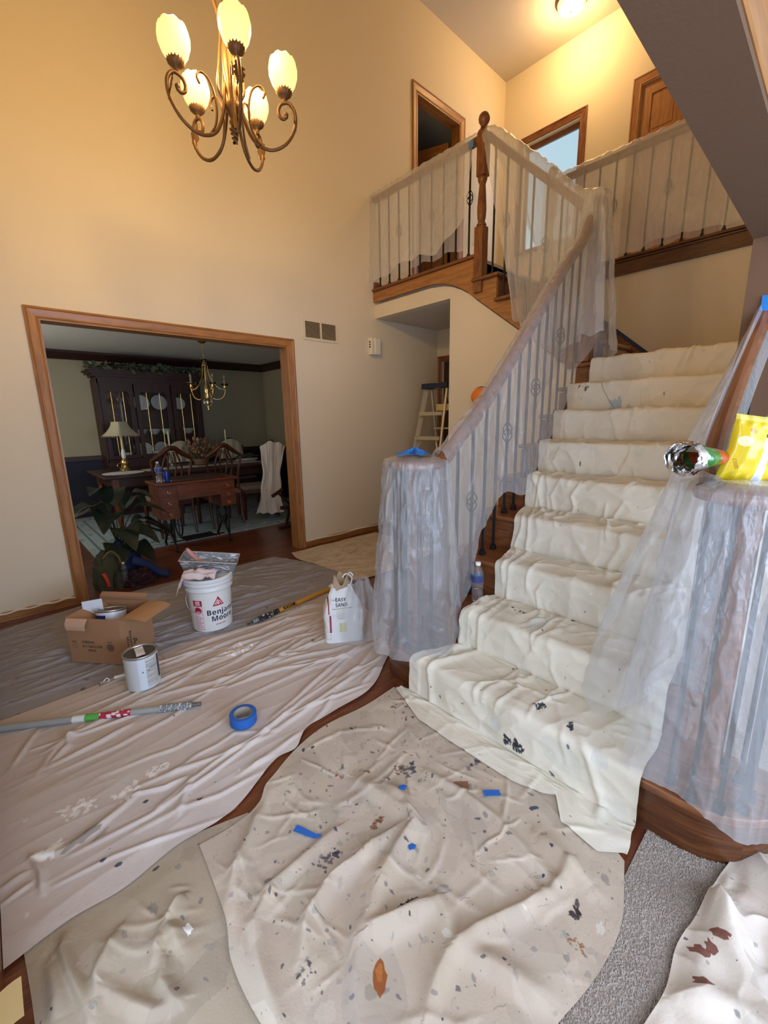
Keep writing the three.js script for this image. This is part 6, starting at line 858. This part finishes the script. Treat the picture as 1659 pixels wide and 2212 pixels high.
{ // china cabinet
  const c = thing('china_cabinet', 'tall dark china cabinet with three glazed doors', 'cabinet', [2.115, 0, -3.745]); const m = M.darkwood, W = 0.74;
  obj('lower_case', [cbox(1.50, 0.80, 0.46, 0, 0.40, 0.0), cbox(1.54, 0.03, 0.49, 0, 0.815, 0.0)], m, c);
  for (let k = 0; k < 3; k++) { const x = (k - 1) * 0.48, d = obj('door', [rbox(0.44, 0.66, 0.02, 0.006, x, 0.42, 0.24), rbox(0.32, 0.5, 0.014, 0.006, x, 0.42, 0.25)], m, c); obj('knob', move(new THREE.SphereGeometry(0.014, 10, 8), x + 0.18, 0.45, 0.268), M.brass, d); }
  obj('upper_case', [cbox(1.48, 1.24, 0.02, 0, 1.45, -0.24), cbox(0.03, 1.24, 0.38, -W, 1.45, -0.06, 'y'), cbox(0.03, 1.24, 0.38, W, 1.45, -0.06, 'y'), cbox(1.48, 0.03, 0.38, 0, 0.845, -0.06), cbox(1.48, 0.1, 0.38, 0, 2.05, -0.06)], m, c);
  obj('cornice', [cbox(1.56, 0.04, 0.44, 0, 2.12, -0.05), cbox(1.64, 0.035, 0.48, 0, 2.155, -0.04), cbox(1.70, 0.02, 0.52, 0, 2.18, -0.03)], m, c);
  for (const y of [1.22, 1.62]) obj('shelf', cbox(1.44, 0.008, 0.34, 0, y, -0.07), M.glass, c);
  const doorAt = (x, w) => { const g = prism([[-w / 2, 0.87], [w / 2, 0.87], [w / 2, 2.02], [-w / 2, 2.02]], 0.022, 0, [[[-w / 2 + 0.06, 0.93], [w / 2 - 0.06, 0.93], [w / 2 - 0.06, 1.86], [w / 2 - 0.10, 1.90], [w / 2 - 0.14, 1.885], [0, 1.885], [-w / 2 + 0.14, 1.885], [-w / 2 + 0.10, 1.90], [-w / 2 + 0.06, 1.86]]]); g.translate(x, 0, 0.12); const d = obj('glazed_door', muv(g, 'y'), m, c); obj('pane', box(x - w / 2 + 0.05, x + w / 2 - 0.05, 0.92, 1.91, 0.128, 0.131), M.glass, d); for (const s of [-1, 1]) obj('mullion', rod([x + s * (w * 0.18), 0.93, 0.138], [x + s * (w * 0.18), 1.88, 0.138], 0.005, 6), M.brass, d); };
  doorAt(-0.50, 0.44); doorAt(0.0, 0.52); doorAt(0.50, 0.44);
  const R = rng(9); let n = 0;
  const put = (kind, x, y, z, s, lab) => { const o = kind === 'plate' ? obj('plate', lathe([[0, 0.004], [0.06, 0.0], [0.11, 0.014], [0.112, 0.018], [0.06, 0.008], [0, 0.01]], 28).rotateX(1.35), std(lin(0.55, 0.56, 0.52), 0.25)) : kind === 'bowl' ? obj('bowl', lathe([[0, 0], [0.04, 0], [0.045, 0.01], [0.085, 0.06], [0.09, 0.09], [0.086, 0.09], [0.08, 0.06], [0.03, 0.015], [0, 0.012]], 24), std(lin(0.5, 0.5, 0.46), 0.25)) : obj('goblet', lathe([[0, 0], [0.032, 0], [0.03, 0.006], [0.006, 0.012], [0.005, 0.07], [0.02, 0.085], [0.034, 0.12], [0.034, 0.16], [0.031, 0.16], [0.03, 0.12], [0, 0.09]], 18), M.crystal); o.scale.setScalar(s); o.position.set(2.115 + x, y, -3.745 + z); tag(o, lab, kind, `${kind === 'bowl' ? 'bowls' : kind + 's'} in the china cabinet`); };
  for (const [x, y, s] of [[0.145, 1.74, 1.1], [-0.125, 1.735, 1.1], [-0.15, 0.985, 1.05], [0.105, 0.985, 1.05], [0.46, 1.73, 0.9]]) put('plate', x, y, -0.12, s, `upright plate ${y > 1.5 ? 'on the top shelf' : 'at the bottom'} behind the ${Math.abs(x) < 0.3 ? 'middle' : 'right'} cabinet door${Math.abs(x) > 0.3 ? '' : x > 0 ? ', the right one' : ', the left one'}`);
  for (const [x, y] of [[0.0, 1.226], [-0.19, 1.226], [0.19, 1.226], [0.54, 1.226], [-0.49, 1.226], [0.0, 0.87], [-0.46, 0.87]]) put('bowl', x, y, y > 1 ? -0.03 : 0.02, 1, `pale glazed bowl ${y > 1 ? 'on the middle shelf' : 'on the floor'} behind the ${x < -0.3 ? 'left' : x > 0.3 ? 'right' : 'middle'} cabinet door${y > 1 && x === 0 ? ', between two others' : x === -0.19 ? ', nearest the left door' : x === 0.19 ? ', nearest the right door' : ''}`);
  for (const [x, y] of [[-0.55, 1.626], [-0.47, 1.626], [-0.40, 1.626], [0.38, 1.226], [-0.64, 1.226], [0.59, 0.87], [0.49, 0.87]]) put('goblet', x, y, -0.02, 1.1, `glass goblet ${y > 1.5 ? 'on the top shelf' : y > 1 ? 'on the middle shelf' : 'on the floor'} behind the ${x < 0 ? 'left' : 'right'} cabinet door${x === -0.55 ? ', outermost of three' : x === -0.47 ? ', between two others' : x === -0.4 ? ', innermost of three' : x === 0.59 ? ', the outer one' : x === 0.49 ? ', the inner one' : ''}`);
  const gl = thing('leaf_garland', 'dusty green leaf garland along the top of the china cabinet', 'garland', [2.115, 2.19, -3.70]), gs = [];
  for (let i = 0; i < 260; i++) { const x = (R() - 0.5) * 1.72, l = new THREE.CircleGeometry(0.03 + R() * 0.03, 6); l.scale(1, 0.6, 1); l.rotateX(R() * 3); l.rotateY(R() * 6); l.rotateZ(R() * 3); gs.push(move(l, x, 0.03 + R() * 0.09 * (1 - Math.abs(x) * 0.5) - (R() < 0.2 ? 0.05 : 0), 0.12 + (R() - 0.5) * 0.2)); }
  const gm = obj('leaves', gs, std(lin(0.085, 0.10, 0.05), 0.8), gl); gm.userData.kind = 'stuff'; obj('vine', tube([[-0.85, 0.03, 0.12], [-0.4, 0.06, 0.15], [0, 0.04, 0.1], [0.4, 0.06, 0.14], [0.85, 0.02, 0.12]], 0.008, 30, 6), std(lin(0.08, 0.06, 0.03), 0.9), gl);
}
{ // brass chandelier of the dining room
  const c = thing('brass_chandelier', 'polished brass chandelier with glass cups over the dining table', 'chandelier', [2.37, 0, -2.05]);
  obj('canopy', lathe([[0, 2.44], [0.02, 2.44], [0.055, 2.462], [0.065, 2.475], [0, 2.475]], 24), M.brass, c);
  obj('chain', Array.from({ length: 8 }, (_, k) => { const g = new THREE.TorusGeometry(0.012, 0.0025, 5, 10); g.scale(0.7, 1.3, 1); if (k % 2) g.rotateY(1.57); return move(g, 0, 2.425 - k * 0.026, 0); }), M.brass, c);
  obj('bobeche', lathe([[0.012, 2.215], [0.05, 2.222], [0.062, 2.235], [0.05, 2.226], [0.012, 2.22]], 24), M.crystal, c);
  obj('crown', lathe([[0, 2.14], [0.035, 2.15], [0.04, 2.16], [0.025, 2.175], [0.03, 2.195], [0.012, 2.21], [0, 2.215]], 20), M.brass, c);
  obj('column', lathe([[0, 1.56], [0.006, 1.565], [0.012, 1.58], [0.006, 1.60], [0.018, 1.615], [0.01, 1.63], [0.02, 1.73], [0.03, 1.76], [0.02, 1.79], [0.035, 1.82], [0.03, 1.88], [0.012, 1.92], [0.014, 2.0], [0.01, 2.14]], 18), M.brass, c);
  obj('glass_ball', move(new THREE.SphereGeometry(0.055, 20, 14), 0, 1.68, 0), M.crystal, c);
  for (let k = 0; k < 5; k++) { const a = k * 1.2566 + 0.35, at = (r, y) => V(Math.cos(a) * r, y, Math.sin(a) * r);
    const arm = obj('arm', [tube([at(0.03, 1.80), at(0.06, 1.735), at(0.13, 1.715), at(0.20, 1.745), at(0.235, 1.82), at(0.235, 1.86)], 0.006, 30, 7), tube([at(0.035, 2.16), at(0.045, 2.05), at(0.09, 1.94), at(0.16, 1.865), at(0.225, 1.845)], 0.005, 24, 6)], M.brass, c);
    const p = at(0.235, 0); obj('cup', move(lathe([[0.006, 1.85], [0.02, 1.87], [0.014, 1.89], [0.02, 1.905]], 14), p.x, 0, p.z), M.brass, arm); obj('drip_pan', move(lathe([[0.015, 1.898], [0.05, 1.905], [0.066, 1.925], [0.05, 1.91], [0.015, 1.903]], 20), p.x, 0, p.z), M.crystal, arm); obj('sleeve', move(lathe([[0.011, 1.90], [0.011, 1.975], [0, 1.975]], 12), p.x, 0, p.z), std(lin(0.45, 0.28, 0.12), 0.6), arm); obj('bulb', move(lathe([[0.006, 1.975], [0.014, 2.0], [0.012, 2.025], [0.004, 2.055], [0, 2.06]], 12), p.x, 0, p.z), M.crystal, arm); }
}
{ // potted peace lily
  const p = thing('potted_plant', 'large dark leafy potted plant just inside the dining opening', 'plant', [0.80, 0, -0.50]), R = rng(31);
  obj('pot', lathe([[0, 0], [0.11, 0], [0.13, 0.02], [0.15, 0.22], [0.16, 0.24], [0.15, 0.24], [0.14, 0.2], [0, 0.2]], 28), std(lin(0.02, 0.02, 0.022), 0.5), p);
  const lm = [std(lin(0.016, 0.026, 0.013), 0.5), std(lin(0.022, 0.033, 0.017), 0.5), std(lin(0.012, 0.021, 0.012), 0.5)];
  const leaf = (a, len, rise, droop, w, k) => { const dir = V(Math.cos(a), 0, Math.sin(a)), sd = V(-Math.sin(a), 0, Math.cos(a)), st = 0.4; const spine = (t) => { const p0 = V(0, 0.2, 0).addScaledVector(dir, len * t * (0.35 + 0.65 * t)); p0.y += rise * Math.sin(Math.min(1, t * 1.25) * 1.57) - droop * t * t; return p0; };
    obj('stem', tube([0, 0.15, 0.3, st + 0.03].map((t) => spine(t)), 0.005, 10, 5), lm[0], p);
    obj('leaf', grid(8, 18, (u, v) => { const t = st + (1 - st) * v, q = spine(t), ww = 1.35 * w * Math.pow(Math.sin(Math.PI * Math.pow(v, 0.75)), 0.8), s = (u - 0.5) * 2; q.addScaledVector(sd, s * ww); q.y -= Math.abs(s) * -0.25 * ww + 0.01 * Math.sin(v * 14) * Math.abs(s); return q; }), lm[k % 3], p); };
  const L = [[0.3, 0.45, 0.55, 0.20, 0.075], [0.9, 0.42, 0.35, 0.22, 0.08], [-0.25, 0.55, 0.50, 0.45, 0.07], [-0.7, 0.45, 0.62, 0.20, 0.075], [1.4, 0.35, 0.42, 0.32, 0.085], [2.0, 0.40, 0.55, 0.25, 0.08], [2.6, 0.42, 0.60, 0.15, 0.08], [3.3, 0.38, 0.55, 0.22, 0.07], [-1.3, 0.40, 0.66, 0.12, 0.075], [-2.0, 0.35, 0.60, 0.2, 0.07], [0.05, 0.50, 0.35, 0.30, 0.075], [1.15, 0.46, 0.20, 0.22, 0.085], [1.75, 0.38, 0.25, 0.26, 0.09], [0.6, 0.36, 0.68, 0.16, 0.07], [2.3, 0.3, 0.72, 0.1, 0.075], [-0.45, 0.62, 0.42, 0.40, 0.06]]; L.forEach((a, i) => leaf(...a, i));
}
// bags and clothes dumped by the plant
function blobThing(o, name, w, h, d, m, seed, wr = 0.12, power = 0.75) { const g = grid(48, 30, (u, v) => { const a = u * 6.283, e = v * Math.PI / 2, s = (x) => Math.sign(x) * Math.pow(Math.abs(x), power), r = 1 + wr * n3(Math.cos(a) * 2.2, v * 4, Math.sin(a) * 2.2 + seed) + wr * 0.7 * Math.pow(1 - Math.abs(n3(u * 9, v * 6, seed)) * 1.6, 2); return V(s(Math.cos(a)) * Math.cos(e) ** 0.6 * w * r, Math.sin(e) * h * r, s(Math.sin(a)) * Math.cos(e) ** 0.6 * d * r); }); return obj(name, g, m, o); }
{
  const b = thing('backpack', 'olive green backpack with a red strip on the dining room floor', 'backpack', [0.64, 0.0, -0.24], 0.35); const ol = std(lin(0.055, 0.05, 0.02), 0.85);
  blobThing(b, 'body', 0.12, 0.30, 0.08, ol, 3); const pk = obj('pocket', blobThing(new THREE.Group(), 'tmp', 0.07, 0.15, 0.05, ol, 8).geometry, std(lin(0.035, 0.035, 0.022), 0.85), b); pk.position.set(0.05, 0.0, 0.09);
  obj('red_strip', grid(4, 10, (u, v) => V(-0.115 + u * 0.028 + 0.03 * v, 0.17 - v * 0.13, 0.105 + 0.012 * Math.sin(v * 3))), std(lin(0.55, 0.05, 0.02), 0.6), b); obj('strap', tube([[-0.06, 0.28, 0.05], [0.0, 0.33, 0.07], [0.05, 0.28, 0.08], [0.06, 0.2, 0.10]], 0.011, 20, 6), std(lin(0.10, 0.09, 0.035), 0.85), b);
  waterBottle('water_bottle', 'small water bottle in the side pocket of the green backpack', [0.735, 0.06, -0.115], 0, lin(0.05, 0.06, 0.07), 0.75);
  const j = thing('blue_jacket', 'dark blue jacket heaped against the green backpack', 'jacket', [0.80, 0.0, -0.36], 0.2); blobThing(j, 'heap', 0.13, 0.31, 0.10, std(lin(0.015, 0.026, 0.075), 0.9), 12, 0.2); const s = thing('blue_sweater', 'blue sweater sleeve trailing on the dining room floor', 'sweater', [0.93, 0.0, -0.24], 0.0); obj('sleeve', vtube([[-0.10, 0.20, 0.02], [-0.03, 0.17, 0.05], [0.05, 0.10, 0.06], [0.11, 0.045, 0.09], [0.16, 0.03, 0.12]], (t) => 0.04 - 0.008 * t, 20, 10), std(lin(0.02, 0.042, 0.14), 0.9), s); blobThing(s, 'body', 0.10, 0.10, 0.08, std(lin(0.014, 0.022, 0.04), 0.9), 15, 0.2);
  const r = thing('maroon_bag', 'crumpled dark maroon patterned bag beside the backpack', 'bag', [0.845, 0.0, -0.10], 0.3); blobThing(r, 'body', 0.10, 0.12, 0.075, std(0xffffff, 0.9, { map: printTex(128, 128, (c, w, h) => { const R = rng(2); c.fillStyle = '#2a1018'; c.fillRect(0, 0, w, h); for (let i = 0; i < 90; i++) { c.fillStyle = ['#4a1a26', '#1c1420', '#38202c', '#5a2a34'][Math.floor(R() * 4)]; c.fillRect(R() * w, R() * h, 3 + R() * 9, 3 + R() * 9); } }) }), 21, 0.28);
}
{ // wooden stand by the right jamb
  const s = thing('wooden_stand', 'dark wooden T-topped stand beside the right opening jamb', 'stand'); const m = M.darkwood;
  obj('foot', rbox(0.26, 0.04, 0.05, 0.01, 2.84, 0.022, -0.95), m, s); obj('post', bar([2.82, 0.03, -0.95], [2.90, 0.27, -0.97], 0.03, 0.03), m, s); obj('crossbar', rbox(0.20, 0.05, 0.05, 0.01, 2.86, 0.28, -0.96), m, s); obj('arm', bar([2.92, 0.29, -0.96], [2.73, 0.49, -0.95], 0.026, 0.026), m, s); obj('grip', bar([2.64, 0.455, -0.94], [2.80, 0.53, -0.95], 0.036, 0.036), m, s);
}
renderer.render(scene, camera);
